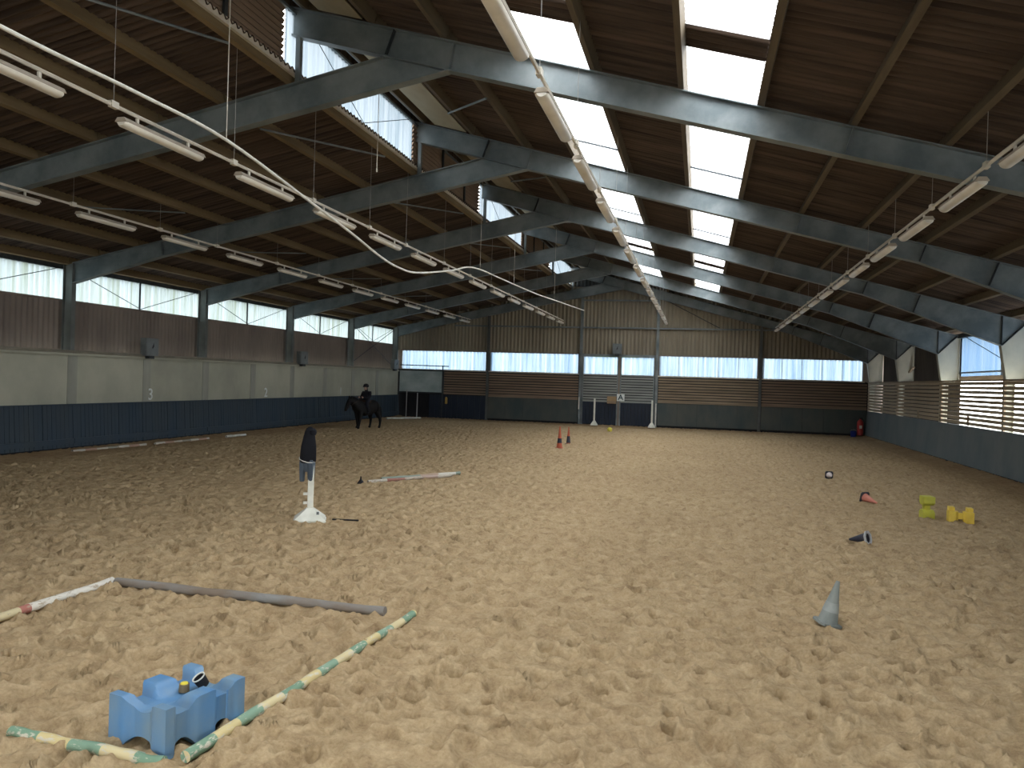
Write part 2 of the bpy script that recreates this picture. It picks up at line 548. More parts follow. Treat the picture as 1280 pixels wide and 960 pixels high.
# eaves and verge trims
MB().box(-17.2, -17.0, Y_NEAR, Y_END, 4.95, 5.08).build('eaves_beam', MT['steel_dark'], CEIL)
MB().box(8.62, 8.8, Y_NEAR, Y_END, 4.22, 4.36).build('eaves_beam', MT['steel_dark'], CEIL)

# clerestory between the two roof slopes
XC = -6.93
zc0, zc1 = zl(XC) + PH + 0.06, zr(XC) - 0.12
CL = tag(empty('window_1'), 'clerestory of translucent sheets and louvres under the roof ridge', kind='structure')
slat_c = MB().box(-0.015, 0.015, 0, 5.9, -0.038, 0.038).mesh('louvre', MT['slat_red'])
for bi, (y0, y1) in enumerate(bays):
    y1 = min(y1, Y_END)
    MB().box(XC - 0.05, XC + 0.05, y0, y1, zc0 - 0.10, zc0).build('bottom_rail', MT['rail_cream'], CL)
    MB().box(XC - 0.05, XC + 0.05, y0, y1, zc1, zc1 + 0.05).build('top_rail', MT['steel'], CL)
    MB().box(XC + 0.16, XC + 0.2, y0, y1, zc1 + 0.08, zc1 + 0.12).build('top_rail', MT['steel'], CL)
    MB().box(XC - 0.04, XC - 0.02, y0, y1, zc1 + 0.05, zr(XC) + PH + 0.02).build('ridge_flashing', MT['roof'], CL)
    if bi in (3, 5, 7):
        corrugated('translucent_sheet', MT['win_top'], CL, (XC, y0 - 0.3, zc0), (0, 1, 0), (0, 0, 1), (1, 0, 0), y1 - y0, zc1 - zc0, 0.146, 0.04, 6)
        portal('clerestory_portal', (XC - 0.12, (y0 + y1) / 2 - 0.3, (zc0 + zc1) / 2), (0, -PI / 2, 0), zc1 - zc0, y1 - y0)
        MB().tube([(XC + 0.06, y0 + 0.4, zc1), (XC + 0.06, y0 + 2.8, zc0)], 0.008, 5).build('brace_wire', MT['steel_dark'], CL)
        MB().tube([(XC + 0.06, y0 + 2.8, zc0), (XC + 0.06, y0 + 5.4, zc1)], 0.008, 5).build('brace_wire', MT['steel_dark'], CL)
    elif bi > 0:
        nS = int((zc1 - zc0) / 0.105)
        for k in range(nS + 1):
            o = bpy.data.objects.new('louvre', slat_c)
            o.location = (XC, y0 - 0.25, zc0 + 0.045 + 0.105 * k)
            o.rotation_euler = (0, 0.5, 0)
            link(o, CL)
        MB().box(XC + 0.03, XC + 0.07, y0 + 1.9, y0 + 1.98, zc0, zc1).build('louvre_post', MT['steel_dark'], CL)
        MB().box(XC + 0.03, XC + 0.07, y0 + 3.9, y0 + 3.98, zc0, zc1).build('louvre_post', MT['steel_dark'], CL)
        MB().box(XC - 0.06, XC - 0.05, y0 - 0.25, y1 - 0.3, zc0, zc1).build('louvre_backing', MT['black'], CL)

for sx0, sx1 in ((-2.98, -1.80), (-0.40, 0.72)):
    xm = (sx0 + sx1) / 2
    portal('rooflight_portal', (xm, (Y_NEAR + Y_END) / 2, zr(xm) + PH + 0.12), (0, math.atan(0.27), 0), (sx1 - sx0) * 1.04, Y_END - Y_NEAR)

# ------------------------------------------------------------------ steel portal frames
def ibeam(b, top, bot, y, wy=0.2, ft=0.018, tw=0.014):
    b.prism_y(list(top) + list(reversed(bot)), y - tw / 2, y + tw / 2)
    for ln, sg in ((top, -1), (bot, 1)):
        for (xa, za), (xb, zb) in zip(ln[:-1], ln[1:]):
            L_ = math.hypot(xb - xa, zb - za)
            if L_ < 1e-4: continue
            nx, nz = -(zb - za) / L_ * ft * sg, (xb - xa) / L_ * ft * sg
            b.prism_y([(xa, za), (xb, zb), (xb + nx, zb + nz), (xa + nx, za + nz)], y - wy / 2, y + wy / 2)
    return b


L_TOP = [(-16.70, 5.13), (-13.9, 5.71), (-5.25, 7.57)]
L_BOT = [(-16.70, 4.565), (-13.9, 5.285), (-4.12, 7.27)]
R_TOP = [(-6.97, zr(-6.97)), (8.0, zr(8.0))]
R_BOT = [(-6.97, 8.05), (-4.12, 7.27), (4.41, 5.04), (5.75, 4.53), (8.0, 3.65)]


def stiff(b, xa, za, xb, zb, y, wy=0.19, t=0.014):
    d = Vector((xb - xa, 0, zb - za))
    p = Vector((-(d.z), 0, d.x)).normalized() * t / 2
    b.prism_y([(xa - p.x, za - p.z), (xb - p.x, zb - p.z), (xb + p.x, zb + p.z), (xa + p.x, za + p.z)], y - wy / 2, y + wy / 2)


fr_labels = {
    'A': 'blue-grey steel roof frame nearest the camera, crossing the two widest rooflights',
    'B': 'second blue-grey steel roof frame from the camera, its left foot farthest left in view',
    'C': 'third blue-grey steel roof frame from the camera, second column on the left wall',
    'D': 'fourth steel roof frame from the camera, ending at the right column beside dark bay',
    'E': 'fifth steel roof frame, the last before the far gable wall',
    'F': 'dark steel frame standing flat against the far gable wall'}
proto = None
for c, y in YB.items():
    yy = y - (0.14 if c == 'F' else 0)
    root = empty('portal_frame', (0, yy, 0))
    tag(root, fr_labels[c], 'roof frame', 'steel portal frames of the hall')
    if proto is None:
        proto = root
        b = MB(); ibeam(b, [(-17.0, 0), (-17.0, 5.06)], [(-16.7, 0), (-16.7, 5.13)], 0, wy=0.15); b.build('column', MT['steel_green'], root)
        b = MB(); ibeam(b, L_TOP, L_BOT, 0)
        b.build('rafter', MT['steel'], root)
        b = MB(); ibeam(b, R_TOP, R_BOT, 0)
        b.prism_y([(8.68, zr(8.68)), (8.0, zr(8.0)), (8.0, 3.65)], -0.007, 0.007)
        b.prism_y([(8.68, zr(8.68)), (8.0, zr(8.0)), (8.0, zr(8.0) - .018), (8.68, zr(8.68) - .018)], -0.1, 0.1)
        b.build('rafter', MT['steel'], root)
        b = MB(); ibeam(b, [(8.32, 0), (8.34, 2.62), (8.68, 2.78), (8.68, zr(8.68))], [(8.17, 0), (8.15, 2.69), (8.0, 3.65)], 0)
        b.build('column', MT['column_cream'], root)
        MB().box(-6.86, -6.78, -0.05, 0.05, zl(-6.82), 8.03).build('clerestory_post', MT['steel'], root)
        for xa, za, xb, zb in ((-5.22, 7.58, -5.07, zr(-5.07) - .02), (-4.12, 7.28, -4.03, zr(-4.03) - .02), (1.93, 5.70, 2.03, zr(2.03) - .02),
                               (4.41, 5.05, 4.53, zr(4.53) - .02), (5.75, 4.54, 5.92, zr(5.92) - .02), (-13.9, 5.29, -13.95, 5.68),
                               (8.0, 3.66, 8.0, zr(8.0) - .02), (8.02, 3.67, 8.64, 4.32)):
            b = MB(); stiff(b, xa, za, xb, zb, 0); b.build('web_stiffener', MT['steel_dark'] if xa in (-5.22, 8.0, 8.02, 4.41, 5.75) else MT['steel'], root)
    else:
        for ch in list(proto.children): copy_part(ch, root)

# ------------------------------------------------------------------ left wall
MT['sill'] = pmat('dull_pipe', (0.26, 0.24, 0.19), (0.19, 0.175, 0.14), 2, rough=0.7)
WL = MB().box(-16.95, -16.685, Y_NEAR, Y_END, 0, 2.64).build('wall_left', MT['concrete'])
tag(WL, 'grey concrete lower wall with a navy kickboard along the left side', kind='structure')
for yk in np.arange(0.293, 42.0, 3.0):
    MB().box(-16.70, -16.672, yk - 0.17, yk + 0.17, 1.2, 2.62).build('concrete_post', MT['concrete_post'], WL)
MB().box(-16.78, -16.60, Y_NEAR, Y_END, 2.60, 2.66).build('sill_ledge', MT['concrete'], WL)
MB().tube([(-16.64, Y_NEAR, 2.70), (-16.64, Y_END - 0.2, 2.70)], 0.045, 8).build('sill_pipe', MT['sill'], WL, smooth=True)
for (y0, y1) in bays:
    y1 = min(y1, Y_END)
    if y0 < 0: continue
    corrugated('brown_sheeting', MT['cladding'], WL, (-17.08, y0, 2.6), (0, 1, 0), (0, 0, 1), (1, 0, 0), y1 - y0, 1.53, 0.177, 0.05, 8)
    # navy boards, upright, leaning out at the foot
    b = MB()
    n = int((y1 - y0) / 0.145)
    bw = (y1 - y0) / n
    for k in range(n):
        ya = y0 + k * bw + 0.005; yb = ya + bw - 0.010
        jx = random.uniform(-0.006, 0.006)
        top, bot = -16.645 + jx, -16.575 + jx
        b.add([(top, ya, 1.255), (top, yb, 1.255), (bot, yb, 0.11), (bot, ya, 0.11), (-16.70, ya, 1.255), (-16.70, yb, 1.255), (-16.70, yb, 0.11), (-16.70, ya, 0.11)],
              [(0, 1, 2, 3), (0, 4, 5, 1), (3, 2, 6, 7), (0, 3, 7, 4), (1, 5, 6, 2)])
    b.build('kickboard_panel', MT['navy'], WL)['kind'] = 'stuff'
    MB().box(-16.60, -16.545, y0 + 0.01, y1 - 0.01, 0.20, 0.34).build('kickboard_rail', MT['navy'], WL)
    MB().box(-16.70, -16.62, y0, y1, -0.05, 0.12).build('kickboard_gap_shade', MT['black'], WL)  # black strip paints the shade of the gap under the boards
    MB().box(-16.66, -16.625, y0, y1, 1.255, 1.28).build('kickboard_cap', MT['navy'], WL)
WW = tag(empty('window_2'), 'strip of translucent corrugated sheets high along the left wall', kind='structure')
for (y0, y1) in bays:
    y1 = min(y1, Y_END)
    if y0 < 0: continue
    ym = (y0 + y1) / 2
    for ya, yb in ((y0, ym), (ym, y1)):
        corrugated('translucent_sheet', MT['win_left'], WW, (-17.08, ya, 4.12), (0, 1, 0), (0, 0, 1), (1, 0, 0), yb - ya, 0.84, 0.177, 0.05, 8)
    MB().box(-17.03, -16.99, ym - 0.02, ym + 0.02, 4.1, 5.0).build('mullion', MT['steel_dark'], WW)
    MB().box(-17.05, -17.0, y0 + 0.1, y1 - 0.1, 4.09, 4.13).build('window_rail', MT['cladding'], WW)
    MB().tube([(-16.97, y0 + 0.12, 5.0), (-16.97, ym, 4.14)], 0.011, 5).build('brace_rod', MT['steel_dark'], WW)
    MB().tube([(-16.97, ym, 4.14), (-16.97, y1 - 0.12, 5.0)], 0.011, 5).build('brace_rod', MT['steel_dark'], WW)
    if y1 > 42:
        MB().tube([(-16.95, y0 + 0.15, 2.85), (-16.95, y1 - 0.2, 4.9)], 0.016, 5).build('brace_rod', MT['steel_dark'], WW)
        MB().tube([(-16.93, y0 + 0.15, 4.9), (-16.93, y1 - 0.2, 2.85)], 0.016, 5).build('brace_rod', MT['steel_dark'], WW)
portal('left_window_portal', (-17.2, 24.3, 4.54), (0, -PI / 2, 0), 0.8, 35.8)

# ------------------------------------------------------------------ back (gable) wall
WB = tag(empty('wall_back'), 'far gable wall of tan corrugated sheeting above timber slats', kind='structure')
YW = Y_END + 0.10
def gable_top(x):
    return (zl(x) if x < XC else zr(x)) + PH + 0.02
GX0, GX1 = -17.0, 8.8
for xa, xb, mt in ((GX0, -11.42, 'cladding'), (-11.42, -6.26, 'gable'), (-6.26, -2.23, 'gable'), (-2.23, 2.98, 'gable'), (2.98, GX1, 'cladding')):
    if xa < XC < xb:
        spl = [(xa, XC), (XC, xb)]
    else:
        spl = [(xa, xb)]
    for a, b_ in spl:
        corrugated('gable_sheeting', MT['gable'], WB, (a, YW, 3.80), (1, 0, 0), (0, 0, 1), (0, -1, 0), b_ - a, 1, 0.2, 0.06, 8,
                   top=lambda u, a=a, b_=b_: gable_top(min(a + u, b_ - 1e-3) if b_ == XC else max(a + u, XC + 1e-3 if a == XC else -99)) - 3.80)
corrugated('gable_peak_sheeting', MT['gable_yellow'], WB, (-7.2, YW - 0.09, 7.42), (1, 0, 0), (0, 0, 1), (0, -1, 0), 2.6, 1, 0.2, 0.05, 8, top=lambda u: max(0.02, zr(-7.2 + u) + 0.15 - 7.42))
POSTS = [-16.62, -11.42, -6.26, -2.23, 2.98, 7.95]
for x in POSTS[1:-1]:
    zt = (zl(x) if x < -4.6 else zr(x)) - 0.45
    mt = 'steel_post' if x in (-11.42, 2.98) else 'steel'
    b = MB(); b.box(x - 0.06, x + 0.06, YW - 0.22, YW - 0.20, 0, zt); b.box(x - 0.008, x + 0.008, YW - 0.20, YW - 0.05, 0, zt); b.box(x - 0.07, x + 0.07, YW - 0.06, YW - 0.04, 0, zt)
    b.build('gable_post', MT[mt], WB)
for xa, xb, z in ((-16.6, -11.5, 5.24), (-11.34, -6.34, 5.24), (-6.18, -2.31, 5.24), (-2.15, 2.90, 5.24), (-6.18, -2.31, 6.70), (3.06, 5.0, 5.24)):
    if xa < -12: xa = -13.4
    MB().box(xa, xb, YW - 0.16, YW - 0.05, z - 0.035, z + 0.035).build('gable_rail', MT['steel'], WB)
MB().tube([(-2.2, YW - 0.14, 6.9), (0.9, YW - 0.14, 5.3)], 0.02, 6).build('brace_rod', MT['steel_dark'], WB)
# window strips in the gable wall
nwin = 3
for xa, xb in ((-16.5, -11.5), (-11.34, -6.36), (-2.13, 2.90), (3.06, 7.85)):
    wn = tag(empty('window_%d' % nwin), None, kind='structure'); nwin += 1
    wn['label'] = 'blue-white translucent window strip in the far gable wall'
    n = 5
    for k in range(n):
        a, b_ = xa + (xb - xa) * k / n, xa + (xb - xa) * (k + 1) / n
        corrugated('translucent_sheet', MT['win'], wn, (a, YW, 2.76), (1, 0, 0), (0, 0, 1), (0, -1, 0), b_ - a, 1.05, 0.2, 0.06, 8)
        if k and xa > -3: MB().box(a - 0.012, a + 0.012, YW - 0.05, YW - 0.03, 2.76, 3.81).build('sheet_lap', MT['wire'], wn)
    MB().box(xa - 0.08, xb + 0.08, YW - 0.10, YW - 0.02, 2.70, 2.77).build('window_sill', MT['rail_cream'], wn)
    MB().box(xa - 0.08, xb + 0.08, YW - 0.10, YW - 0.02, 3.79, 3.85).build('window_head', MT['cladding'], wn)
portal('gable_window_portal', ((-16.5 + 7.85) / 2, YW + 0.12, 3.28), (PI / 2, 0, 0), 24.3, 1.05)
# backing behind slats, the slats, and the kickboards
for xa, xb, mt in ((-14.0, -11.5, 'slat_red'), (-11.34, -6.36, 'slat_red'), (-2.13, 2.90, 'slat'), (3.06, 8.06, 'slat_red')):
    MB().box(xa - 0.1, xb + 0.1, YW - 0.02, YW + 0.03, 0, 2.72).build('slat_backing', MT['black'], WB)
    ns = 9
    for k in range(ns):
        z = 1.38 + (2.66 - 1.38) * (k + 0.5) / ns
        MB().box(xa, xb, YW - 0.11, YW - 0.08, z - 0.051, z + 0.051).build('slat', MT[mt], WB)
    np_ = max(2, round((xb - xa) / 1.0))
    for k in range(np_):
        a, b_ = xa + (xb - xa) * k / np_ + 0.004, xa + (xb - xa) * (k + 1) / np_ - 0.004
        if xa < -13: continue
        d = random.uniform(-0.008, 0.008)
        b = MB(); b.add([(a, YW - 0.14 + d, 1.34), (b_, YW - 0.14 + d, 1.34), (b_, YW - 0.24 + d, 0.16), (a, YW - 0.24 + d, 0.16), (a, YW - 0.10, 1.34), (b_, YW - 0.10, 1.34), (b_, YW - 0.10, 0.16), (a, YW - 0.10, 0.16)],
                        [(0, 1, 2, 3), (0, 4, 5, 1), (3, 2, 6, 7), (0, 3, 7, 4), (1, 5, 6, 2), (4, 7, 6, 5)])
        b.build('kickboard', MT['kick_back'], WB)
    if xa > -13:
        MB().box(xa, xb, YW - 0.18, YW - 0.10, 1.34, 1.40).build('kickboard_cap', MT[mt], WB)
        MB().box(xa, xb, YW - 0.20, YW - 0.1, 0, 0.16).build('kickboard_gap_shade', MT['black'], WB)  # shaded gap below the boards, drawn as a black strip
MB().box(GX0, -14.0, YW + 0.02, YW + 0.06, 0, 2.75).build('wall_backing', MT['black'], WB)
for x in POSTS[1:-1]:
    MB().box(x - 0.16, x + 0.16, YW + 0.01, YW + 0.05, 0, 3.84).build('post_backing', MT['cladding'], WB)
MB().box(GX0, -16.48, YW + 0.02, YW + 0.06, 2.7, 3.85).build('wall_backing', MT['cladding'], WB)
MB().box(7.84, 8.85, YW + 0.02, YW + 0.08, 0, 4.5).build('wall_backing', MT['cladding'], WB)

# judge's room pane and dark doorway in the far left corner
MT['pane'] = pmat('painted_reflection_pane', (0.52, 0.60, 0.60), (0.34, 0.42, 0.43), 0.9, (1, 1, 1.6), 0.25, spec=0.6)  # pale colour stands in for a reflection on the glass
w7 = tag(empty('window_%d' % nwin), 'viewing pane with a painted pale reflection in the far left corner', kind='structure')
MB().box(-16.58, -14.02, YW - 0.10, YW - 0.08, 1.48, 2.66).build('pane', MT['pane'], w7)
for a in ((-16.66, -16.58, 1.40, 2.72), (-14.02, -13.94, 1.40, 2.72)):
    MB().box(a[0], a[1], YW - 0.14, YW - 0.06, a[2], a[3]).build('pane_frame', MT['steel_dark'], w7)
for z in (1.40, 2.66):
    MB().box(-16.58, -14.02, YW - 0.14, YW - 0.06, z, z + 0.08).build('pane_frame', MT['steel_dark'], w7)
MB().tube([(-16.55, YW - 0.2, 2.97), (-13.65, YW - 0.2, 2.95)], 0.03, 6).build('curtain_rail', MT['steel_dark'], w7)
MB().tube([(-14.0, YW - 0.2, 2.96), (-14.0, YW - 0.2, 0.0)], 0.03, 6).build('curtain_post', MT['steel_dark'], w7)
MT['navy_deep'] = pmat('navy_door', (0.011, 0.018, 0.034), (0.018, 0.025, 0.04), 2, (1, 1, 0.3), 0.5)
d2 = tag(empty('door_2'), 'dark navy boarded door below the slats in the far left corner', kind='structure')
for k in range(10):
    x = -14.75 + 0.33 * k
    MB().box(x + 0.006, x + 0.324, YW - 0.2, YW - 0.16, 0.08, 1.36).build('board', MT['navy_deep'], d2)
MB().box(-16.6, -14.76, YW - 0.06, YW - 0.02, 0, 1.40).build('dark_opening', MT['black'], d2)

# double sliding door in the middle
D1 = tag(empty('door_1'), 'double door with grey slats and navy lower boards in the far wall', kind='structure')
MT['green_trim'] = pmat('green_trim', (0.16, 0.26, 0.15), (0.22, 0.30, 0.20), 3)
MB().box(-6.18, -2.31, YW - 0.13, YW + 0.03, 3.69, 3.83).build('door_head', MT['steel'], D1)
MB().box(-5.6, -3.2, YW - 0.135, YW - 0.13, 3.68, 3.72).build('door_seal', MT['green_trim'], D1)
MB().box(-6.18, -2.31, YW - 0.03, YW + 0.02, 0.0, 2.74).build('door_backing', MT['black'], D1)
for xa, xb in ((-6.16, -4.24), (-4.14, -2.33)):
    corrugated('translucent_sheet', MT['win'], D1, (xa + 0.02, YW - 0.02, 2.72), (1, 0, 0), (0, 0, 1), (0, -1, 0), xb - xa - 0.04, 1.0, 0.2, 0.05, 8)
    for a in (xa, xb - 0.06):
        MB().box(a, a + 0.06, YW - 0.15, YW - 0.03, 0.05, 3.70).build('door_stile', MT['steel'], D1)
    MB().box(xa + 0.06, xb - 0.06, YW - 0.14, YW - 0.04, 2.68, 2.76).build('door_rail', MT['slat_grey'], D1)
    MB().box(xa + 0.06, xb - 0.06, YW - 0.14, YW - 0.04, 1.28, 1.38).build('door_rail', MT['slat_grey'], D1)
    ns = 9
    for k in range(ns):
        z = 1.40 + 1.26 * (k + 0.5) / ns
        MB().box(xa + 0.06, xb - 0.06, YW - 0.11, YW - 0.08, z - 0.05, z + 0.05).build('slat', MT['slat_grey'], D1)
    nb = 9
    for k in range(nb):
        a = xa + 0.06 + (xb - xa - 0.12) * k / nb
        w = (xb - xa - 0.12) / nb
        MB().box(a + 0.008, a + w - 0.008, YW - 0.16, YW - 0.11, 0.10, 1.28).build('board', MT['navy_deep'], D1)
MB().box(-4.24, -4.14, YW - 0.16, YW - 0.05, 0.05, 3.70).build('meeting_stile', MT['cladding'], D1)
MB().box(-6.31, -6.26, YW - 0.26, YW - 0.23, 0.85, 1.50).build('trim_1', MT['white'])
MB().box(-2.24, -2.19, YW - 0.26, YW - 0.23, 0.10, 1.30).build('trim_2', MT['white'])
for n_ in ('trim_1', 'trim_2'):
    tag(bpy.data.objects[n_], 'white edge strip beside the far double door', kind='structure')

# ------------------------------------------------------------------ right wall
WR = tag(empty('wall_right'), 'right side wall of blue-grey kickboards under open timber slats', kind='structure')
yb = [-5.7, -2.7, 0.3, 3.3, 6.3, 9.3, 12.29, 15.3, 18.29, 21.3, 24.29, 27.2, 30.0, 33.2, 36.29, 39.3, 42.15]
for a, b_ in zip(yb[:-1], yb[1:]):
    b = MB()
    b.add([(8.06, a + .004, 1.31), (8.06, b_ - .004, 1.31), (7.97, b_ - .004, 0.12), (7.97, a + .004, 0.12), (8.10, a + .004, 1.31), (8.10, b_ - .004, 1.31), (8.10, b_ - .004, 0.12), (8.10, a + .004, 0.12)],
          [(0, 3, 2, 1), (0, 1, 5, 4), (3, 7, 6, 2), (0, 4, 7, 3), (1, 2, 6, 5), (4, 5, 6, 7)])
    b.build('kickboard', MT['kick_right'], WR)
MB().box(8.0, 8.12, Y_NEAR, 42.15, -0.05, 0.12).build('kickboard_gap_shade', MT['black'], WR)  # black strip in place of the shaded gap at the foot
seg = [(18.4, 24.2), (24.30, 29.95), (30.05, 36.2), (36.3, 42.1)]
seg = [(-5.6, 0.2), (0.38, 6.2), (6.38, 12.2), (12.38, 18.2)] + seg
for a, b_ in seg:
    me = MB().box(-0.013, 0.013, 0, b_ - a, -0.049, 0.049).mesh('slat', MT['slat_pale'])
    for k in range(10):
        o = bpy.data.objects.new('slat', me)
        o.location = (8.075, a, 1.31 + 0.085 + 0.1375 * k + random.uniform(-.004, .004))
        link(o, WR)
    MB().box(8.09, 8.14, b_ - 0.02, b_ + 0.11, 1.2, 2.73).build('slat_post', MT['slat'], WR)
    MB().box(8.03, 8.062, a + 2.6, a + 2.72, 1.33, 1.62).build('slat_cleat', MT['slat'], WR)
MB().box(8.03, 8.14, Y_NEAR, 42.1, 2.69, 2.735).build('slat_cap', MT['slat'], WR)
# outer skin beyond the columns
MT['dark_cladding'] = pmat('dark_brown_cladding', (0.05, 0.04, 0.033), (0.03, 0.025, 0.02), 1.0, (1, 1, .4), 0.9)
corrugated('outer_sheeting', MT['dark_cladding'], WR, (8.78, 30.3, 0), (0, 1, 0), (0, 0, 1), (-1, 0, 0), Y_END - 30.3, 4.4, 0.177, 0.05, 6)
MB().box(8.72, 8.80, Y_NEAR, 30.3, 2.76, 2.90).build('outer_rail', MT['slat'], WR)
MB().tube([(8.7, Y_NEAR, 3.02), (8.7, 30.2, 3.02)], 0.03, 6).build('outer_pipe', MT['steel_dark'], WR)
w8 = tag(empty('window_%d' % (nwin + 1)), 'blue translucent sheets above the slats on the right wall', kind='structure')
for a, b_ in ((0.3, 6.3), (6.3, 12.3), (12.3, 18.3), (18.3, 24.3), (24.3, 30.3)):
    corrugated('translucent_sheet', MT['win_blue'], w8, (8.78, a, 2.88), (0, 1, 0), (0, 0, 1), (-1, 0, 0), b_ - a, 1.45, 0.177, 0.05, 6)
    MB().tube([(8.68, a + 0.2, 2.95), (8.68, b_ - 0.4, 4.3)], 0.012, 5).build('brace_rod', MT['steel_dark'], w8)
    MB().box(8.70, 8.74, a + 2.0, a + 2.05, 2.9, 4.3).build('mullion', MT['steel'], w8)
portal('right_window_portal', (8.95, 14, 2.8), (0, PI / 2, 0), 3.0, 32)
# stored timber leaning behind the slats in the dark bay
MB().bar((8.3, 37.4, 2.55), (8.62, 35.9, 3.35), 0.08, 0.06).build('stored_plank', MT['slat'], WR)

# near wall behind the camera, with a window strip and an unseen opening added for brightness
WN = tag(empty('wall_front'), 'corrugated near gable wall behind the camera with an opening added for light', kind='structure')
YN = Y_NEAR
corrugated('gable_sheeting', MT['gable'], WN, (GX0, YN, 3.8), (1, 0, 0), (0, 0, 1), (0, 1, 0), GX1 - GX0, 1, 0.2, 0.06, 6, top=lambda u: gable_top(GX0 + u) - 3.8)
for xa, xb in ((GX0, -6.3), (-2.2, GX1)):
    corrugated('translucent_sheet', MT['win'], WN, (xa, YN, 2.76), (1, 0, 0), (0, 0, 1), (0, 1, 0), xb - xa, 1.04, 0.2, 0.06, 6)
    MB().box(xa, xb, YN - 0.06, YN + 0.02, 0, 2.76).build('boarding', MT['slat'], WN)
portal('added_opening_portal', (-4.25, YN - 0.1, 1.9), (-PI / 2, 0, 0), 4.1, 3.8)  # sampling portal for the added opening

# ------------------------------------------------------------------ things
def lay(x, y, dz=0.0): return (x, y, dz)


ORD = ['first', 'second', 'third', 'fourth', 'fifth', 'sixth', 'seventh', 'eighth', 'ninth', 'tenth', 'eleventh', 'twelfth', 'thirteenth', 'fourteenth', 'fifteenth']
# --- fluorescent battens on four suspended rails
LAMP_L = 1.62
lamp_body = MB()
lamp_body.add([(-0.05, 0, 0), (0.05, 0, 0), (0.085, 0, -0.055), (-0.085, 0, -0.055), (-0.05, LAMP_L, 0), (0.05, LAMP_L, 0), (0.085, LAMP_L, -0.055), (-0.085, LAMP_L, -0.055)],
              [(0, 1, 2, 3), (7, 6, 5, 4), (0, 4, 5, 1), (1, 5, 6, 2), (2, 6, 7, 3), (3, 7, 4, 0)])
lamp_body_me = lamp_body.mesh('housing', MT['lamp_body'], bevel=0.006)
n = 10
V, Fs = [], []
for yy, sc in ((0.01, 0.7), (0.05, 1), (LAMP_L - 0.05, 1), (LAMP_L - 0.01, 0.7)):
    for k in range(n + 1):
        t = PI * k / n
        V.append((0.078 * sc * math.cos(t), yy, -0.056 - 0.06 * sc * math.sin(t)))
for i in range(3):
    for k in range(n):
        Fs.append((i * 11 + k, i * 11 + k + 1, (i + 1) * 11 + k + 1, (i + 1) * 11 + k))
Fs.append(tuple(range(11))); Fs.append(tuple(range(33, 44)))
diff_me = MB().add(V, Fs).mesh('diffuser', MT['lamp_diff'], smooth=True)
clip_me = MB().box(-0.012, 0.012, -0.02, 0.02, 0, 0.075).mesh('hanger', MT['rail_cream'])
ROWS = [('left wall row', -12.17, 5.50, 13.37 - 2.59, 2.59, 12), ('second row from the left', -7.02, 5.48, 8.35 - 2.55, 2.55, 14),
        ('row under the left rooflight strip', -1.725, 5.50, 8.2 - 2.53, 2.53, 14), ('right-hand row', 3.32, 5.10, 10.88 - 2.35, 2.35, 13)]
for ri, (rname, x, z, ys0, per, cnt) in enumerate(ROWS):
    yend = ys0 + per * (cnt - 1) + LAMP_L + 0.2
    rail = empty('light_rail', (x, ys0 - 2.0, z))
    tag(rail, 'thin cream conduit rail carrying the %s of battens' % rname, 'light rail', 'suspended light rails')
    MB().tube([(0, 0, 0), (0, yend - ys0 + 2.0, 0)], 0.024, 6).build('rail', MT['rail_cream'], rail, smooth=True)
    zf = zl if x < XC else zr
    for k in range(cnt):
        yk = ys0 + per * k - 0.12
        if any(abs(yk - fy) < 0.25 for fy in YB.values()): yk -= 0.38
        MB().tube([(0, yk - ys0 + 2.0, 0.02), (0.0, yk - ys0 + 2.0, zf(x) + PH - z)], 0.004, 4).build('suspension_wire', MT['wire'], rail)
        MB().box(-0.03, 0.03, yk - ys0 + 1.94, yk - ys0 + 2.06, -0.035, 0.045).build('junction_box', MT['rail_cream'], rail)
    for k in range(cnt):
        L0 = empty('fluorescent_light', (x, ys0 + per * k, z - 0.10))
        j = cnt - 1 - k
        tag(L0, '%s fluorescent batten from the far wall in the %s' % (ORD[j], rname), 'light', 'unlit fluorescent battens')
        for nm, me in (('housing', lamp_body_me), ('diffuser', diff_me)):
            link(bpy.data.objects.new(nm, me), L0)
        for yy in (0.3, LAMP_L - 0.3):
            o = link(bpy.data.objects.new('hanger', clip_me), L0); o.location = (0, yy, 0)

# --- sagging white hose
hp = [(-6.0, 3.6, 5.30), (-6.0, 5.66, 5.23), (-6.0, 7.4, 5.27), (-6.0, 9.03, 5.26), (-6.0, 11.22, 4.99), (-6.0, 12.84, 4.77), (-6.0, 14.14, 4.57), (-6.0, 15.1, 4.50), (-6.0, 16.17, 4.55),
      (-6.0, 18.56, 4.94), (-6.0, 19.8, 5.20), (-6.0, 21.06, 5.32), (-5.95, 22.7, 5.34), (-5.85, 24.5, 5.34), (-5.7, 27.5, 5.36), (-5.55, 30.0, 5.42), (-5.38, 36.8, 5.65)]
def spline(P, m=6):
    P = [Vector(p) for p in P]; out = []
    for i in range(len(P) - 1):
        p0, p1, p2, p3 = P[max(i - 1, 0)], P[i], P[i + 1], P[min(i + 2, len(P) - 1)]
        for k in range(m):
            t = k / m
            out.append(0.5 * ((2 * p1) + (-p0 + p2) * t + (2 * p0 - 5 * p1 + 4 * p2 - p3) * t * t + (-p0 + 3 * p1 - 3 * p2 + p3) * t ** 3))
    return out + [P[-1]]
hose = empty('water_hose', (-6, 9.03, 5.26))
tag(hose, 'long white hose sagging on cords under the roof left of centre', 'hose')
MB().tube([p - Vector((-6, 9.03, 5.26)) for p in spline(hp)], 0.021, 8).build('pipe', MT['white'], hose, smooth=True)
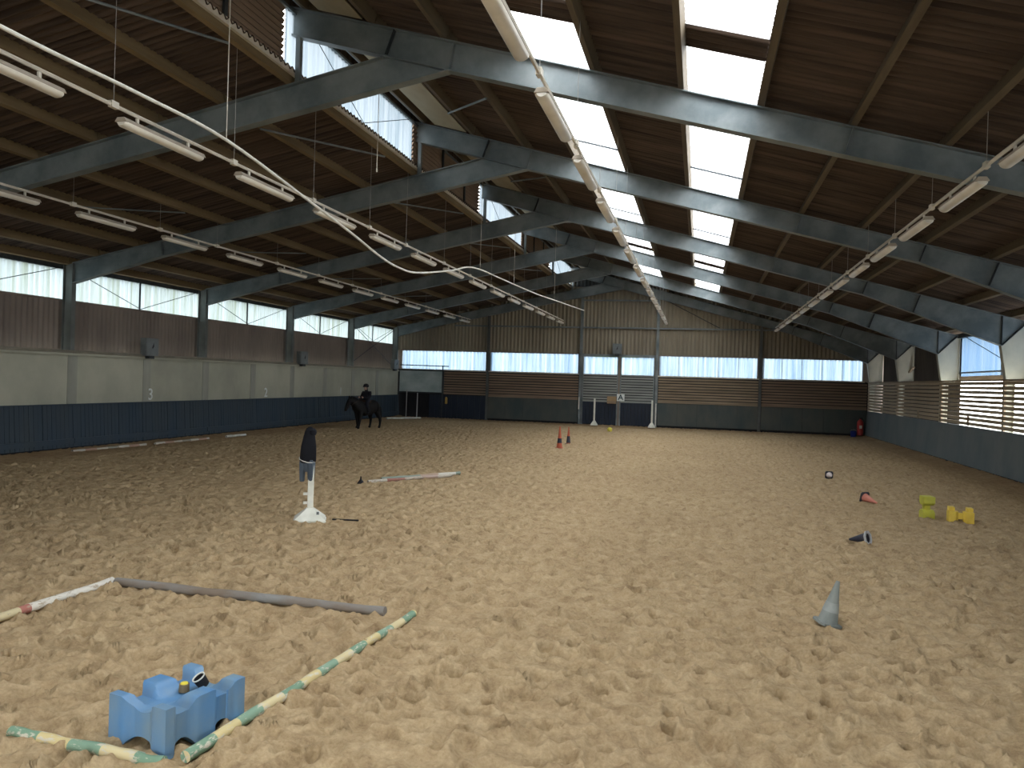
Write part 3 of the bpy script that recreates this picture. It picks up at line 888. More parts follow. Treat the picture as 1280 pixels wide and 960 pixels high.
for y, z in ((9.03, 5.26), (21.06, 5.32), (24.5, 5.34), (30.0, 5.42)):
    xx = -6 if y < 22 else (-5.85 if y < 26 else -5.55)
    MB().tube([(xx + 6, y - 9.03, z - 5.26), (xx + 6.0, y - 9.03, zr(xx) + PH - 5.26)], 0.006, 5).build('cord', MT['rail_cream'], hose)
cw = empty('loose_cord', (-5.6, 12.9, 5.9))
tag(cw, 'loose pale cord dangling from the ridge between the first two frames', 'cord')
MB().tube([(0, 0, 0), (0.0, 0, zr(-5.6) + PH - 5.9)], 0.006, 5).build('strand', MT['rail_cream'], cw)
MB().lathe([(0.002, -0.05), (0.014, -0.04), (0.014, 0.0), (0.003, 0.03)], 8).build('knot', MT['rail_cream'], cw)

# --- wall boxes
def wall_box(loc, rz, label):
    r = empty('wall_speaker', loc, rz)
    tag(r, label, 'speaker', 'grey wall-mounted speakers')
    MB().box(-0.24, 0.24, -0.02, 0.22, -0.27, 0.27).build('case', MT['boxgrey'], r, bevel=0.015)
    MB().box(-0.21, 0.21, -0.032, -0.02, -0.23, 0.23).build('front_plate', MT['boxgrey'], r)
    MB().add([(-0.03, -0.036, -0.02), (0.04, -0.036, 0.14), (0.05, -0.036, 0.02), (0.0, -0.036, -0.06)], [(0, 1, 2, 3)]).build('slot', MT['black'], r)
    MB().box(-0.10, 0.10, 0.0, 0.28, -0.36, -0.27).build('bracket', MT['steel_dark'], r)
for y, lb in ((21.16, 'grey wall speaker on the left wall sill, nearest the camera'), (30.8, 'grey wall speaker midway along the left wall sill'), (41.3, 'grey wall speaker in the far left corner by the gable')):
    wall_box((-16.42, y, 2.97), PI / 2 - 0.18 + PI * 0, lb)
wall_box((-4.32, YW - 0.42, 4.12), 0, 'grey wall speaker above the far double door')

# --- painted numbers and the letter board
def text_mesh(name, ch, size, mat, parent, loc, rot, ext=0.006):
    cu = bpy.data.curves.new(name, 'FONT'); cu.body = ch; cu.size = size; cu.extrude = ext; cu.align_x = 'CENTER'; cu.align_y = 'CENTER'; cu.offset = 0.006
    t = bpy.data.objects.new(name, cu); COL.objects.link(t)
    bpy.context.view_layer.update()
    me = bpy.data.meshes.new_from_object(t.evaluated_get(bpy.context.evaluated_depsgraph_get()))
    bpy.data.objects.remove(t)
    me.materials.clear(); me.materials.append(mat)
    o = link(bpy.data.objects.new(name, me), parent)
    o.location = loc; o.rotation_euler = rot
    return o
MT['figure'] = pmat('figure_white', (0.78, 0.82, 0.80), rough=0.5)
for ch, y, lb in (('3', 21.45, 'white figure three on the concrete left wall'), ('2', 28.2, 'white figure two on the concrete left wall'), ('1', 34.9, 'white figure one on the concrete left wall')):
    o = text_mesh('wall_number', ch, 0.5, MT['figure'], None, (-16.655, y, 1.49), (PI / 2, 0, PI / 2))
    tag(o, lb, 'number', 'figures on the left wall')
sg = empty('letter_sign', (-4.07, YW - 0.19, 1.55))
tag(sg, 'small white board with the letter A on the far double door', 'sign')
MB().box(-0.2, 0.2, -0.015, 0.015, -0.19, 0.19).build('board', MT['figure'], sg)
MT['letter'] = pmat('letter_dark', (0.02, 0.05, 0.07))
text_mesh('letter', 'A', 0.40, MT['letter'], sg, (0, -0.02, 0), (PI / 2, 0, 0))
MT['box_brown'] = pmat('cardboard_brown', (0.36, 0.25, 0.14), (0.28, 0.19, 0.11), 3)
wb = empty('wooden_box', (-4.52, YW - 0.30, 1.22))
tag(wb, 'small brown box hung on the far double door left of the letter', 'box')
MB().box(-0.24, 0.24, -0.12, 0.12, 0, 0.38).build('body', MT['box_brown'], wb, bevel=0.01)
MB().box(-0.25, 0.25, -0.13, 0.12, 0.05, 0.12).build('ledge', MT['slat'], wb)

# --- jump stands (white plastic post on a pyramid foot)
def jump_stand(loc, rz, h, label, mat, s=1.0, base=0.27):
    r = empty('jump_stand', loc, rz)
    tag(r, label, 'jump stand', 'white jump stands')
    MB().add([(-base, -base, 0), (base, -base, 0), (base, base, 0), (-base, base, 0), (-base, -base, .03), (base, -base, .03), (base, base, .03), (-base, base, .03),
              (-.055, -.055, .25 * s), (.055, -.055, .25 * s), (.055, .055, .25 * s), (-.055, .055, .25 * s)],
             [(3, 2, 1, 0), (0, 1, 5, 4), (1, 2, 6, 5), (2, 3, 7, 6), (3, 0, 4, 7), (4, 5, 9, 8), (5, 6, 10, 9), (6, 7, 11, 10), (7, 4, 8, 11), (8, 9, 10, 11)]).build('foot', mat, r, bevel=0.006)
    MB().box(-.045, .045, -.045, .045, 0.22 * s, h).build('post', mat, r, bevel=0.008)
    return r
MT['stand'] = pmat('stand_plastic', (0.74, 0.74, 0.66), (0.60, 0.60, 0.52), 4, rough=0.5)
js = jump_stand((-5.90, 11.40, -0.005), 0.45, 1.12, 'white jump stand on a pyramid foot with dark jackets over its top', MT['stand'], 0.8, 0.25)
for z in (0.26, 0.40):
    MB().box(-.11, -.045, -.02, .02, z, z + .04).build('cup_peg', MT['stand'], js)
MB().box(0.10, 0.14, -0.152, -0.145, 0.10, 0.16).build('moulded_slot', MT['boxgrey'], js).rotation_euler = (0, 0, 0)
jump_stand((-5.38, 41.72, 0.05), 0.1, 1.42, 'white jump stand at the left side of the far double door', MT['stand'], 1.0, 0.19)
jump_stand((-2.38, 41.72, 0.05), 0.1, 1.42, 'white jump stand at the right side of the far double door', MT['stand'], 1.0, 0.19)
st = MB().tube([(0, 0, 0.0), (0.42, 0.05, 0.004)], 0.014, 6).build('riding_stick', MT['black'], None, loc=(-5.54, 11.45, 0.03))
tag(st, 'thin dark stick lying beside the white jump stand', 'stick')

MT['jacket'] = pmat('black_fabric', (0.003, 0.0035, 0.006), (0.006, 0.0065, 0.011), 8, (1, 1, 0.4), 0.85)
MT['lining'] = pmat('grey_blue_lining', (0.085, 0.11, 0.14), (0.05, 0.065, 0.085), 7, (1, 1, 0.3), 0.7)
jk = empty('riding_jacket', (-5.975, 11.40, 0.60))
tag(jk, 'black jacket with grey lining draped over the white jump stand', 'jacket')
def fold(x, y, z, t):
    k = 1 + 0.13 * math.sin(3 * t + 0.6 + z * 2) + 0.08 * math.sin(7 * t + z * 5) * max(0, 0.75 - z)
    lean = 0.075 * max(0, (z - 0.3)) ** 1.2
    return x * k + lean, y * k * 0.75, z
MB().lathe([(0.105, 0.30), (0.128, 0.33), (0.125, 0.45), (0.118, 0.56), (0.100, 0.66), (0.085, 0.74), (0.074, 0.80), (0.056, 0.84), (0.025, 0.865), (0.003, 0.87)], 30, fn=fold).build('shell', MT['jacket'], jk, smooth=True)
MB().lathe([(0.02, 0), (0.045, -0.015), (0.058, 0.02), (0.055, 0.06), (0.02, 0.09)], 14, c=(0.085, 0, 0.755)).build('hood', MT['jacket'], jk, smooth=True)
for sx_, w, z0 in ((-0.075, 0.05, 0.0), (0.075, 0.065, 0.02), (0.0, 0.06, 0.16)):
    MB().lathe([(w * .55, z0), (w * .75, z0 + .02), (w * .85, .15 + z0 * .4), (w * .95, .30), (w * .8, .35)], 14, c=(sx_, -0.012, 0), fn=lambda x, y, z, t: (x * (1 + .15 * math.sin(5 * t)), y, z)).build('lining_panel', MT['lining'], jk, smooth=True)
MB().tube([(-.125, -.02, .385), (-.09, -.085, .36), (-.02, -.108, .335), (.06, -.105, .315), (.12, -.05, .31)], .007, 6).build('white_piping', MT['white'], jk)

# --- blue plastic jump block
MT['blue'] = pmat('blue_plastic', (0.085, 0.215, 0.41), (0.17, 0.255, 0.32), 2.6, (1, 1, 0.6), 0.5, lo=0.4, hi=0.68, spec=0.4)
def jump_block(wx, wy, h, cup, inset, nx=28, ny=40, posts=3):
    def bump(t, n):      # 0 on posts, 1 between them; t in [-1,1]
        if n == 3: c = abs(abs(t) - 0.5) / 0.27
        else: c = abs(t) / 0.52
        return max(0.0, 1 - c * c) if c < 1 else 0.0
    def soft(b): return min(1.0, b * 1.5)
    top, bot = [], []
    for j in range(ny + 1):
        v = -1 + 2 * j / ny
        for i in range(nx + 1):
            u = -1 + 2 * i / nx
            bu, bv = soft(bump(u, 2)), soft(bump(v, posts))
            x = u * (wx / 2 - inset * bv * abs(u) ** 3)
            y = v * (wy / 2 - inset * bu * abs(v) ** 3)
            gu = bump(u, 2) ** 0.8
            z = h - cup * max(bv ** 1.2 * 0.9, gu)
            top.append((x, y, z)); bot.append((x, y, 0.075 * max(bump(v, posts) ** .7, bump(u, 2) ** .7) if h > .2 else 0.0))
    b = MB(); V = top + bot; n0 = (nx + 1) * (ny + 1); Fs = []
    ix = lambda i, j: j * (nx + 1) + i
    for j in range(ny):
        for i in range(nx):
            q = (ix(i, j), ix(i + 1, j), ix(i + 1, j + 1), ix(i, j + 1))
            Fs.append(q); Fs.append(tuple(n0 + a for a in reversed(q)))
    for i in range(nx):
        Fs.append((ix(i, 0), n0 + ix(i, 0), n0 + ix(i + 1, 0), ix(i + 1, 0))); Fs.append((ix(i + 1, ny), n0 + ix(i + 1, ny), n0 + ix(i, ny), ix(i, ny)))
    for j in range(ny):
        Fs.append((ix(0, j + 1), n0 + ix(0, j + 1), n0 + ix(0, j), ix(0, j))); Fs.append((ix(nx, j), n0 + ix(nx, j), n0 + ix(nx, j + 1), ix(nx, j + 1)))
    return b.add(V, Fs)
bl = empty('jump_block', (-3.165, 4.43, -0.01), -0.235)
tag(bl, 'blue plastic jump block inside the square of ground poles', 'jump block')
jump_block(0.50, 0.62, 0.305, 0.082, 0.040).build('body', MT['blue'], bl, smooth=True)
MB().tube([(0.245, 0.16, 0.09), (0.251, 0.16, 0.27)], 0.006, 6).build('mould_seam', MT['blue'], bl)
MT['brown_cup'] = pmat('brown_plastic', (0.17, 0.13, 0.07), rough=0.5)
MT['yellow'] = pmat('yellow_plastic', (0.70, 0.58, 0.05), (0.55, 0.50, 0.08), 4, rough=0.5)
cp = empty('brown_cup', (-3.18, 4.50, 0.222)); tag(cp, 'small brown pot with a yellow lid lying on the blue block', 'pot')
MB().lathe([(.026, 0), (.034, .004), (.032, .052)], 16).build('body', MT['brown_cup'], cp, smooth=True)
MB().lathe([(.024, .052), (.022, .060), (.006, .062)], 14).build('lid', MT['yellow'], cp, smooth=True)
cp = empty('black_cup', (-3.10, 4.60, 0.235)); cp.rotation_euler = (0.35, -0.45, 0.2); tag(cp, 'black cup with a white rim tilted on the blue block', 'cup')
MB().lathe([(.030, 0), (.036, .004), (.042, .075), (.038, .075), (.030, .012)], 18).build('body', MT['black'], cp, smooth=True)
MB().lathe([(.0425, .070), (.0435, .078), (.038, .078), (.037, .070)], 18, cap=False).build('rim', MT['white'], cp, smooth=True)

# --- ground poles
PM = {'gy': stripe_mat('green_yellow_paint', [(0.16, 0.27, 0.18), (0.55, 0.45, 0.22), (0.19, 0.30, 0.21), (0.57, 0.48, 0.27)], 0.95, wear=(0.52, 0.48, 0.38), wl=0.54),
      'grey': pmat('bare_grey_pole', (0.24, 0.245, 0.24), (0.19, 0.15, 0.115), 2.2, (0.6, 2, 2), 0.85, bump=0.3),
      'wr': stripe_mat('white_red_paint', [(0.50, 0.46, 0.39), (0.30, 0.13, 0.10), (0.44, 0.38, 0.31), (0.40, 0.30, 0.25), (0.48, 0.44, 0.37)], 2.35, wear=(0.30, 0.22, 0.16), wl=0.55),
      'wl': stripe_mat('cream_red_white_paint', [(0.52, 0.44, 0.26), (0.36, 0.13, 0.10), (0.60, 0.57, 0.50)], 2.9, wear=(0.36, 0.30, 0.22), wl=0.54, at=[0, 0.565, 0.605]),
      'gw': stripe_mat('green_white_paint', [(0.22, 0.27, 0.22), (0.24, 0.28, 0.23), (0.42, 0.30, 0.22), (0.55, 0.53, 0.46)], 2.1, wear=(0.30, 0.26, 0.2), wl=0.6),
      'pw': stripe_mat('pink_white_paint', [(0.50, 0.46, 0.40), (0.38, 0.24, 0.18), (0.46, 0.41, 0.34), (0.26, 0.24, 0.19)], 1.6, wear=(0.32, 0.25, 0.18))}
def ground_pole(p, q, r, mat, label, z=0.03, sag=0.0, name='ground_pole'):
    p, q = Vector((*p, z)), Vector((*q, z))
    L_ = (q - p).length
    o_ = MB()
    m = 14
    pts = [(L_ * k / m, 0.006 * math.sin(k * 1.7 + L_), 0.004 * math.sin(k * 0.9)) for k in range(m + 1)]
    o_.tube(pts, [r * (1 + 0.05 * math.sin(k * 2.3)) for k in range(m + 1)], 12)
    o = o_.build(name, mat, None, smooth=True)
    o.location = p
    o.rotation_euler = (0, 0, math.atan2(q.y - p.y, q.x - p.x))
    tag(o, label, 'pole', 'painted ground poles')
    return o
ground_pole((-2.87, 4.09), (-2.60, 7.19), 0.037, PM['gy'], 'green and yellow banded ground pole right of the blue block')
ground_pole((-4.10, 4.08), (-2.96, 4.02), 0.037, PM['gy'], 'green and yellow banded ground pole in front of the blue block, half sunk', 0.015)
ground_pole((-5.94, 7.20), (-2.88, 7.14), 0.048, PM['grey'], 'bare grey ground pole closing the far side of the square', 0.035)
ground_pole((-6.04, 4.40), (-6.02, 7.24), 0.042, PM['wl'], 'white and red ground pole on the left side of the square')
ground_pole((-6.80, 15.7), (-5.56, 17.65), 0.038, PM['wr'], 'white and red ground pole lying in the middle of the arena', 0.04)
ground_pole((-6.72, 16.25), (-5.52, 18.15), 0.042, PM['gw'], 'weathered green ground pole behind the white and red one in mid arena', 0.04)
tip = MB().lathe([(.075, 0), (.075, .02), (.02, .10), (.012, .16)], 10).build('pole_cup', MT['black'], None, loc=(-6.93, 15.62, 0))
tag(tip, 'small black cup at the near end of the mid-arena poles', 'pole cup')
ground_pole((-16.25, 17.9), (-16.10, 20.6), 0.042, PM['pw'], 'faded white pole along the left boards, nearest the camera', 0.03)
ground_pole((-16.05, 20.95), (-15.95, 23.5), 0.042, PM['pw'], 'faded pink and white pole along the left boards, second from the camera', 0.03)
ground_pole((-15.75, 24.2), (-15.70, 25.3), 0.042, MT['white'], 'short white pole piece by the left boards below the figure two', 0.06)
ground_pole((-16.1, 39.4), (-14.9, 41.3), 0.05, MT['white'], 'white pole on the sand below the pale corner pane', 0.06)

# --- cones
MT['cone_grey'] = pmat('grey_cone', (0.26, 0.28, 0.26), (0.17, 0.19, 0.18), 5, (1, 1, 0.5), 0.7)
MT['cone_dark'] = pmat('navy_cone', (0.022, 0.026, 0.045), (0.05, 0.05, 0.06), 5, rough=0.6)
MT['cone_rim'] = pmat('cone_rim_pale', (0.42, 0.42, 0.42), rough=0.6)
MT['cone_band'] = pmat('cone_band_grey', (0.32, 0.34, 0.32), (0.24, 0.26, 0.25), 8, rough=0.6)
MT['cone_red'] = pmat('faded_red_cone', (0.62, 0.23, 0.17), (0.50, 0.20, 0.15), 4, rough=0.6)
MT['cone_orange'] = pmat('orange_cone', (0.46, 0.10, 0.045), (0.36, 0.09, 0.05), 5, rough=0.6)
MT['cone_pink'] = pmat('pale_cone', (0.66, 0.58, 0.56), rough=0.6)
def cone(loc, h, rb, base, mat, basemat, rot, label, band=None, name='marker_cone', round_base=False):
    r = empty(name, loc); r.rotation_euler = rot
    tag(r, label, 'cone', 'marker cones on the sand')
    MB().lathe([(rb, 0.02), (rb * 0.98, 0.03), (rb * 0.2, h - 0.01), (rb * 0.17, h), (rb * 0.10, h), (rb * .12, h - .02), (rb * .85, .03), (rb * .87, .02)], 24).build('body', mat, r, smooth=True)
    b = base
    c = b * (0.414 if round_base else 0.72)
    oc = [(b, c), (c, b), (-c, b), (-b, c), (-b, -c), (-c, -b), (c, -b), (b, -c)]
    V = [(x, y, 0) for x, y in oc] + [(x, y, .022) for x, y in oc] + [(rb * .86 * math.cos(PI / 8 + k * PI / 4), rb * .86 * math.sin(PI / 8 + k * PI / 4), zz) for zz in (0, .022) for k in range(8)]
    Fs = []
    for k in range(8):
        j = (k + 1) % 8
        Fs += [(k, j, 8 + j, 8 + k), (8 + k, 8 + j, 24 + j, 24 + k), (j, k, 16 + k, 16 + j), (16 + k, 24 + k, 24 + j, 16 + j)]
    MB().add(V, Fs).build('base', basemat, r)
    if band:
        z0, z1, bm_ = band
        f = lambda z: rb * (1 - 0.8 * (z - .03) / (h - .04)) + .002
        MB().lathe([(f(z0), z0), (f(z1), z1)], 24).build('band', bm_, r, smooth=True)
    return r
cone((1.275, 8.22, 0.025), 0.43, 0.095, 0.112, MT['cone_grey'], MT['cone_grey'], (0.05, 0.20, 0.3), 'dirty grey cone leaning upright in the right foreground', (0.13, 0.22, MT['cone_band']))
cone((2.52, 12.76, 0.105), 0.30, 0.088, 0.105, MT['cone_dark'], MT['cone_rim'], (0, -1.80, -0.62), 'dark navy cone lying on its side, its open base to the right', round_base=True)
cone((3.36, 17.58, 0.115), 0.34, 0.085, 0.11, MT['cone_red'], MT['cone_dark'], (0, 1.78, -0.95), 'faded red cone tipped over near the yellow blocks')
cone((3.33, 21.95, 0.09), 0.24, 0.075, 0.10, MT['cone_pink'], MT['cone_dark'], (1.62, 0, 0.1), 'pale cone with a dark square base, farthest along the right side')
cone((-4.66, 27.05, 0.0), 0.75, 0.10, 0.13, MT['cone_orange'], MT['cone_orange'], (0, 0, 0), 'tall orange cone with a dark band, left of the far pair', (0.18, 0.34, MT['cone_dark']))
cone((-4.66, 28.95, 0.0), 0.64, 0.08, 0.11, MT['cone_orange'], MT['cone_dark'], (0, 0, 0), 'slim orange cone on the right of the far pair', (0.05, 0.30, MT['cone_dark']))
# --- yellow blocks
MT['yel_a'] = pmat('lime_yellow_plastic', (0.52, 0.50, 0.06), (0.42, 0.42, 0.07), 5, rough=0.5)
MT['yel_b'] = pmat('warm_yellow_plastic', (0.80, 0.60, 0.10), (0.68, 0.48, 0.07), 5, rough=0.5)
def x_block(loc, rot, mat, label, steps=True):
    """dog-bone block: two broad ends joined by a narrow waist"""
    r = empty('yellow_block', loc); r.rotation_euler = rot
    tag(r, label, 'jump block', 'small yellow jump blocks')
    for s in (-1, 1):
        b = MB()
        prof = [(0.04, -0.055), (0.085, -0.12), (0.205, -0.12), (0.205, 0.12), (0.085, 0.12), (0.04, 0.055)]
        V = [(s * x, y, z) for z in (0.0, 0.20) for x, y in prof]
        n = len(prof)
        Fs = [tuple(range(n)), tuple(range(2 * n - 1, n - 1, -1))] + [(i, (i + 1) % n, n + (i + 1) % n, n + i) for i in range(n)]
        b.add(V, Fs)
        b.build('end_block', mat, r, bevel=0.012)
        if steps: MB().box(min(s * .095, s * .195), max(s * .095, s * .195), -0.06, 0.12, 0.20, 0.27).build('end_step', mat, r, bevel=0.01)
    MB().box(-0.05, 0.05, -0.05, 0.05, 0.06, 0.17).build('waist', mat, r, bevel=0.01)
    return r
a_ = x_block((4.18, 16.00, 0.205), (0, -PI / 2, 0.1), MT['yel_a'], 'lime yellow jump block standing on end by the right boards', False)
a_.location = (4.24, 16.0, 0.195)
x_block((4.62, 15.72, -0.005), (0, 0, -0.12), MT['yel_b'], 'warm yellow jump block lying flat by the right boards')
# --- ball
bm = bmesh.new(); bmesh.ops.create_icosphere(bm, subdivisions=3, radius=0.12)
me = bpy.data.meshes.new('ball'); bm.to_mesh(me); bm.free(); me.materials.append(MT['yellow']); me.polygons.foreach_set('use_smooth', [True] * len(me.polygons))
bo = link(bpy.data.objects.new('ball', me)); bo.location = (-4.06, 37.3, 0.11); tag(bo, 'small yellow ball on the sand before the far double door', 'ball')
# --- corner clutter
MT['red'] = pmat('red_paint', (0.42, 0.035, 0.03), (0.30, 0.03, 0.03), 5, rough=0.4)
ex = empty('fire_extinguisher', (7.72, YW - 0.50, 0.10)); tag(ex, 'red fire extinguisher in the dark far right corner', 'extinguisher')
MB().lathe([(.12, 0), (.15, .02), (.15, .62), (.12, .72), (.05, .78), (.04, .82)], 20).build('cylinder', MT['red'], ex, smooth=True)
MB().box(-.03, .10, -.02, .02, .82, .87).build('handle', MT['black'], ex)
MB().tube([(.04, 0, .84), (.16, -.02, .74), (.17, -.02, .45), (.16, -.02, .3)], .014, 6).build('nozzle_hose', MT['black'], ex)
MB().box(-.06, .06, -.152, -.148, .35, .50).build('sticker', MT['white'], ex)
MB().box(-.08, .08, .10, .22, .1, .55).build('bracket', MT['steel_dark'], ex)
MT['bucket'] = pmat('blue_bucket', (0.02, 0.04, 0.28), rough=0.4)
bk = empty('blue_bucket', (7.40, YW - 0.62, 0.03)); tag(bk, 'dark blue bucket on the sand in the far right corner', 'bucket')
MB().lathe([(.12, 0), (.15, .27), (.16, .28), (.145, .28), (.115, .02)], 18).build('body', MT['bucket'], bk, smooth=True)
MB().tube([(-.155, 0, .27), (-.10, 0, .33), (0, 0, .36), (.10, 0, .33), (.155, 0, .27)], .006, 6).build('handle', MT['white'], bk)
for x, h, lb in ((-16.02, 1.55, 'thin pale pole leaning in the dark doorway, left of two'), (-15.38, 1.38, 'thin pale pole leaning in the dark doorway, right of two')):
    o = MB().tube([(0, 0, 0), (-0.03, 0.12, h)], 0.03, 8).build('leaning_pole', MT['cone_rim'], None, loc=(x, YW - 0.42, 0.04)); tag(o, lb, 'pole', 'poles in the corner doorway')
MT['yellowpost'] = pmat('ochre_plastic', (0.42, 0.28, 0.08), rough=0.5)
o = MB().lathe([(.05, 0), (.075, .03), (.07, .33), (.04, .38)], 12).build('ochre_canister', MT['yellowpost'], None, loc=(-13.72, YW - 0.29, 0.86)); tag(o, 'ochre canister hung on the navy door in the far left corner', 'canister')
MB().box(-.05, .05, .05, .10, .10, .30).build('hook_plate', MT['steel_dark'], o)

# ------------------------------------------------------------------ pony and rider
def skin(name, verts, edges, radii, root, mat, parent=None, sub=2):
    me = bpy.data.meshes.new(name); me.from_pydata(verts, edges, [])
    ob = bpy.data.objects.new(name, me); COL.objects.link(ob)
    m = ob.modifiers.new('skin', 'SKIN'); m.use_smooth_shade = True
    for i, rr in enumerate(radii):
        sv = me.skin_vertices[0].data[i]
        sv.radius = rr if hasattr(rr, '__len__') else (rr, rr)
        sv.use_root = (i == root)
    s_ = ob.modifiers.new('sub', 'SUBSURF'); s_.levels = sub; s_.render_levels = sub
    bpy.context.view_layer.update()
    out = bpy.data.meshes.new_from_object(ob.evaluated_get(bpy.context.evaluated_depsgraph_get()))
    bpy.data.objects.remove(ob)
    out.materials.clear(); out.materials.append(mat)
    out.polygons.foreach_set('use_smooth', [True] * len(out.polygons))
    return link(bpy.data.objects.new(name, out), parent)


def chain(V, E, R, pts, start=None):
    prev = start
    for p, r in pts:
        V.append(p); R.append(r)
        if prev is not None: E.append((prev, len(V) - 1))
        prev = len(V) - 1
    return prev


MT['pony'] = pmat('black_pony_coat', (0.005, 0.005, 0.006), (0.010, 0.008, 0.007), 5, rough=0.75)
MT['mane'] = pmat('black_mane', (0.005, 0.005, 0.006), rough=0.8)
MT['tack'] = pmat('brown_leather', (0.05, 0.022, 0.012), rough=0.5)
heading = math.atan2(-0.93, -0.36)
PS = 1.13
pony = empty('pony', (-14.0, 31.9, 0.0), heading); pony.scale = (PS * .95, PS * 1.18, PS)
tag(pony, 'stocky black pony walking towards the camera by the left wall', 'pony')
V, E, R = [], [], []
# trunk: rump -> chest -> neck -> head (faces +x, stooped)
trunk = [((-0.58, 0, 0.85), (.14, .16)), ((-0.44, 0, 0.84), (.22, .25)), ((-0.18, 0, 0.77), (.26, .30)), ((0.12, 0, 0.76), (.25, .30)), ((0.38, 0, 0.81), (.21, .26)), ((0.56, 0, 0.92), (.155, .20)),
         ((0.72, 0, 1.02), (.12, .165)), ((0.86, 0, 1.07), (.10, .13)), ((0.95, 0, 1.04), (.085, .10)), ((1.05, 0, 0.88), (.062, .078)), ((1.12, 0, 0.74), (.05, .058)), ((1.14, 0, 0.69), (.04, .045))]
chain(V, E, R, trunk)
for sy, dx, ph in ((.12, .10, 0), (-.12, -.06, 1)):
    chain(V, E, R, [((0.40 + dx * .2, sy, 0.66), (.11, .10)), ((0.40 + dx * .6, sy, 0.46), (.07, .065)), ((0.40 + dx, sy, 0.30), (.048, .048)), ((0.40 + dx * 1.3, sy, 0.12), (.036, .036)), ((0.43 + dx * 1.3, sy, 0.07), (.045, .045)), ((0.45 + dx * 1.3, sy, 0.02), (.058, .052))], 4)
for sy, dx in ((.13, -.10), (-.13, .12)):
    chain(V, E, R, [((-0.46 + dx * .2, sy, 0.70), (.15, .12)), ((-0.44 + dx * .5, sy, 0.52), (.10, .085)), ((-0.56 + dx, sy, 0.36), (.058, .052)), ((-0.53 + dx, sy, 0.14), (.040, .040)), ((-0.50 + dx, sy, 0.07), (.047, .045)), ((-0.48 + dx, sy, 0.02), (.058, .052))], 1)
skin('body', V, E, R, 2, MT['pony'], pony)
V, E, R = [], [], []
chain(V, E, R, [((-0.68, 0, 0.92), .04), ((-0.76, 0, 0.80), .065), ((-0.79, .01, 0.55), .075), ((-0.78, .01, 0.32), .055), ((-0.77, .02, 0.18), .02)])
skin('tail', V, E, R, 0, MT['mane'], pony, 1)
V, E, R = [], [], []
chain(V, E, R, [((0.50, .02, 1.10), .045), ((0.62, .03, 1.15), .06), ((0.76, .03, 1.19), .06), ((0.88, .02, 1.19), .05), ((0.98, 0, 1.12), .04), ((1.03, 0, 1.02), .025)])
skin('mane', V, E, R, 1, MT['mane'], pony, 1)
for s in (-1, 1):
    MB().lathe([(.004, 0), (.03, .02), (.026, .06), (.004, .12)], 8, c=(0.88, s * .055, 1.15)).build('ear', MT['pony'], pony, smooth=True)
    MB().lathe([(.003, -.014), (.013, -.006), (.013, .006), (.003, .014)], 8, c=(0.985, s * .077, 1.0)).build('eye', MT['black'], pony, smooth=True)
sd = MB(); sd.lathe([(.22, 0), (.23, .04), (.17, .075), (.05, .06)], 20, c=(0.05, 0, 1.03), fn=lambda x, y, z, t: (x * 1.1, y * .75, z + .35 * x * x - 0.6 * y * y))
sd.build('saddle', MT['tack'], pony, smooth=True)
MB().tube([(0.12, .245, 0.78), (0.12, .16, 0.60), (0.12, 0, 0.555), (0.12, -.16, 0.60), (0.12, -.245, 0.78)], .018, 6).build('girth', MT['tack'], pony)
for s in (-1, 1):
    MB().tube([(1.07, s * .05, 0.78), (0.85, s * .12, 0.98), (0.55, s * .14, 1.10), (0.36, s * .05, 1.25)], .007, 5).build('rein', MT['tack'], pony)

MT['coat'] = pmat('dark_coat', (0.010, 0.010, 0.016), (0.016, 0.016, 0.024), 8, rough=0.8)
MT['skin_'] = pmat('skin', (0.50, 0.33, 0.25), rough=0.6)
MT['trouser'] = pmat('navy_breeches', (0.014, 0.018, 0.035), rough=0.8)
pr = empty('person', (-14.0, 31.9, 1.06 * PS), heading); pr.scale = (PS, PS * 1.1, PS)
tag(pr, 'rider in dark jacket and black helmet sitting on the black pony', 'person')
V, E, R = [], [], []
# pelvis root, torso, neck, head
chain(V, E, R, [((0.0, 0, 0.06), (.13, .10)), ((0.01, 0, 0.17), (.12, .09)), ((0.02, 0, 0.29), (.135, .095)), ((0.02, 0, 0.37), (.09, .075)), ((0.03, 0, 0.42), (.045, .045)), ((0.045, 0, 0.49), (.068, .078)), ((0.05, 0, 0.56), (.068, .08))])
for s in (-1, 1):
    chain(V, E, R, [((0.02, s * .15, 0.335), .058), ((0.03, s * .21, 0.20), .048), ((0.16, s * .19, 0.10), .038), ((0.28, s * .09, 0.13), .028)], 2)
    chain(V, E, R, [((0.10, s * .17, 0.03), .085), ((0.26, s * .25, -0.07), .070), ((0.22, s * .28, -0.26), .050), ((0.17, s * .275, -0.42), .038), ((0.26, s * .28, -0.46), .032)], 0)
skin('body', V, E, R, 0, MT['coat'], pr)
V, E, R = [], [], []
MB().lathe([(.052, -.075), (.066, -.04), (.072, .0), (.066, .04)], 16, c=(0.066, 0, 0.50), fn=lambda x, y, z, t: (x * .85, y * .85, z)).build('face', MT['skin_'], pr, smooth=True)
MB().add([(0.115, -.012, .485), (0.115, .012, .485), (.145, 0, .482), (.118, 0, .515)], [(0, 1, 2), (1, 3, 2), (3, 0, 2)]).build('nose', MT['skin_'], pr)
for s in (-1, 1):
    MB().lathe([(.002, -.008), (.009, 0), (.002, .008)], 8, c=(0.120, s * .025, 0.515)).build('eye', MT['black'], pr)
    MB().lathe([(.004, -.02), (.014, 0), (.004, .02)], 8, c=(0.05, s * .072, 0.50)).build('ear', MT['skin_'], pr)
MB().box(.112, .122, -.02, .02, .455, .463).build('mouth', MT['tack'], pr)
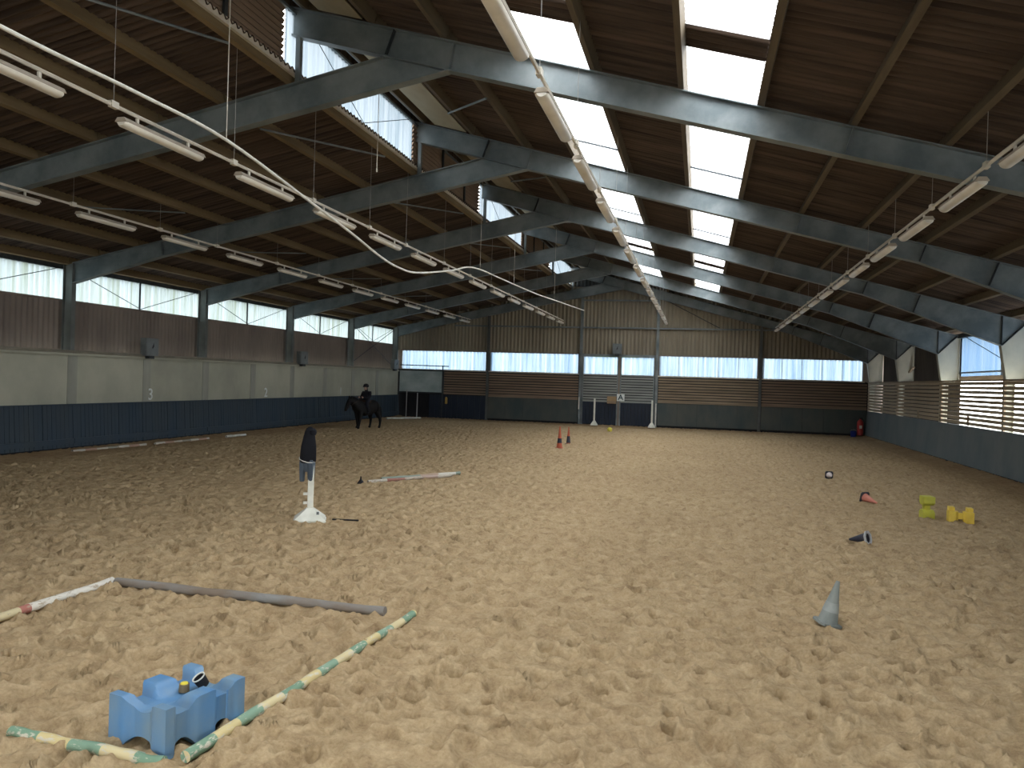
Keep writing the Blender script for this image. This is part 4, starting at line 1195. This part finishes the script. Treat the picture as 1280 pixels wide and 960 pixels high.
MB().lathe([(.092, 0), (.100, .02), (.094, .07), (.066, .115), (.02, .132)], 20, c=(0.045, 0, 0.535), fn=lambda x, y, z, t: (x * 1.15, y * .95, z)).build('helmet', MT['black'], pr, smooth=True)
MB().add([(0.12, -.07, .545), (0.12, .07, .545), (.185, .045, .53), (.185, -.045, .53), (0.12, -.07, .555), (0.12, .07, .555), (.185, .045, .537), (.185, -.045, .537)],
         [(0, 1, 2, 3), (4, 7, 6, 5), (0, 3, 7, 4), (1, 5, 6, 2), (2, 6, 7, 3)]).build('helmet_peak', MT['black'], pr)
for s in (-1, 1):
    # hands closed on the reins, five short bent fingers each
    hb = MB()
    hb.lathe([(.012, -.028), (.024, -.018), (.026, .012), (.014, .028)], 10, c=(0.30, s * .085, 0.135), fn=lambda x, y, z, t: (x * 1.25, y * .7, z))
    for k in range(4):
        z = 0.155 - .014 * k
        hb.tube([(0.315, s * .095, z), (0.338 - .002 * k, s * .090, z), (0.342 - .002 * k, s * .074, z), (0.325, s * .066, z)], .0065, 6)
    hb.tube([(0.29, s * .075, 0.158), (0.312, s * .070, 0.172), (0.332, s * .076, 0.170)], .0075, 6)
    hb.build('hand', MT['skin_'], pr, smooth=True)
    MB().tube([(0.19, s * .275, -0.28), (0.17, s * .275, -0.42)], [.058, .048], 10).build('boot', MT['black'], pr, smooth=True)

# ------------------------------------------------------------------ pieces that belong to a part
SUB = {'person': {'helmet_peak': 'helmet', 'eye': 'face', 'nose': 'face', 'mouth': 'face', 'ear': 'face'},
       'pony': {'ear': 'body', 'eye': 'body', 'girth': 'saddle'}, 'marker_cone': {'band': 'body'},
       'fire_extinguisher': {'sticker': 'cylinder', 'nozzle_hose': 'handle'}, 'jump_stand': {'cup_peg': 'post', 'moulded_slot': 'foot'},
       'black_cup': {'rim': 'body'}, 'jump_block': {'mould_seam': 'body'}, 'wall_speaker': {'slot': 'front_plate'}, 'light_rail': {'junction_box': 'rail'},
       'riding_jacket': {'white_piping': 'shell', 'hood': 'shell'}}
for root in [o for o in SC.objects if o.parent is None]:
    mp = SUB.get(root.name.split('.')[0])
    if not mp: continue
    kids = list(root.children)
    for ch in kids:
        tgt = mp.get(ch.name.split('.')[0])
        if tgt:
            par = [k for k in kids if k.name.split('.')[0] == tgt]
            if par: ch.parent = par[0]
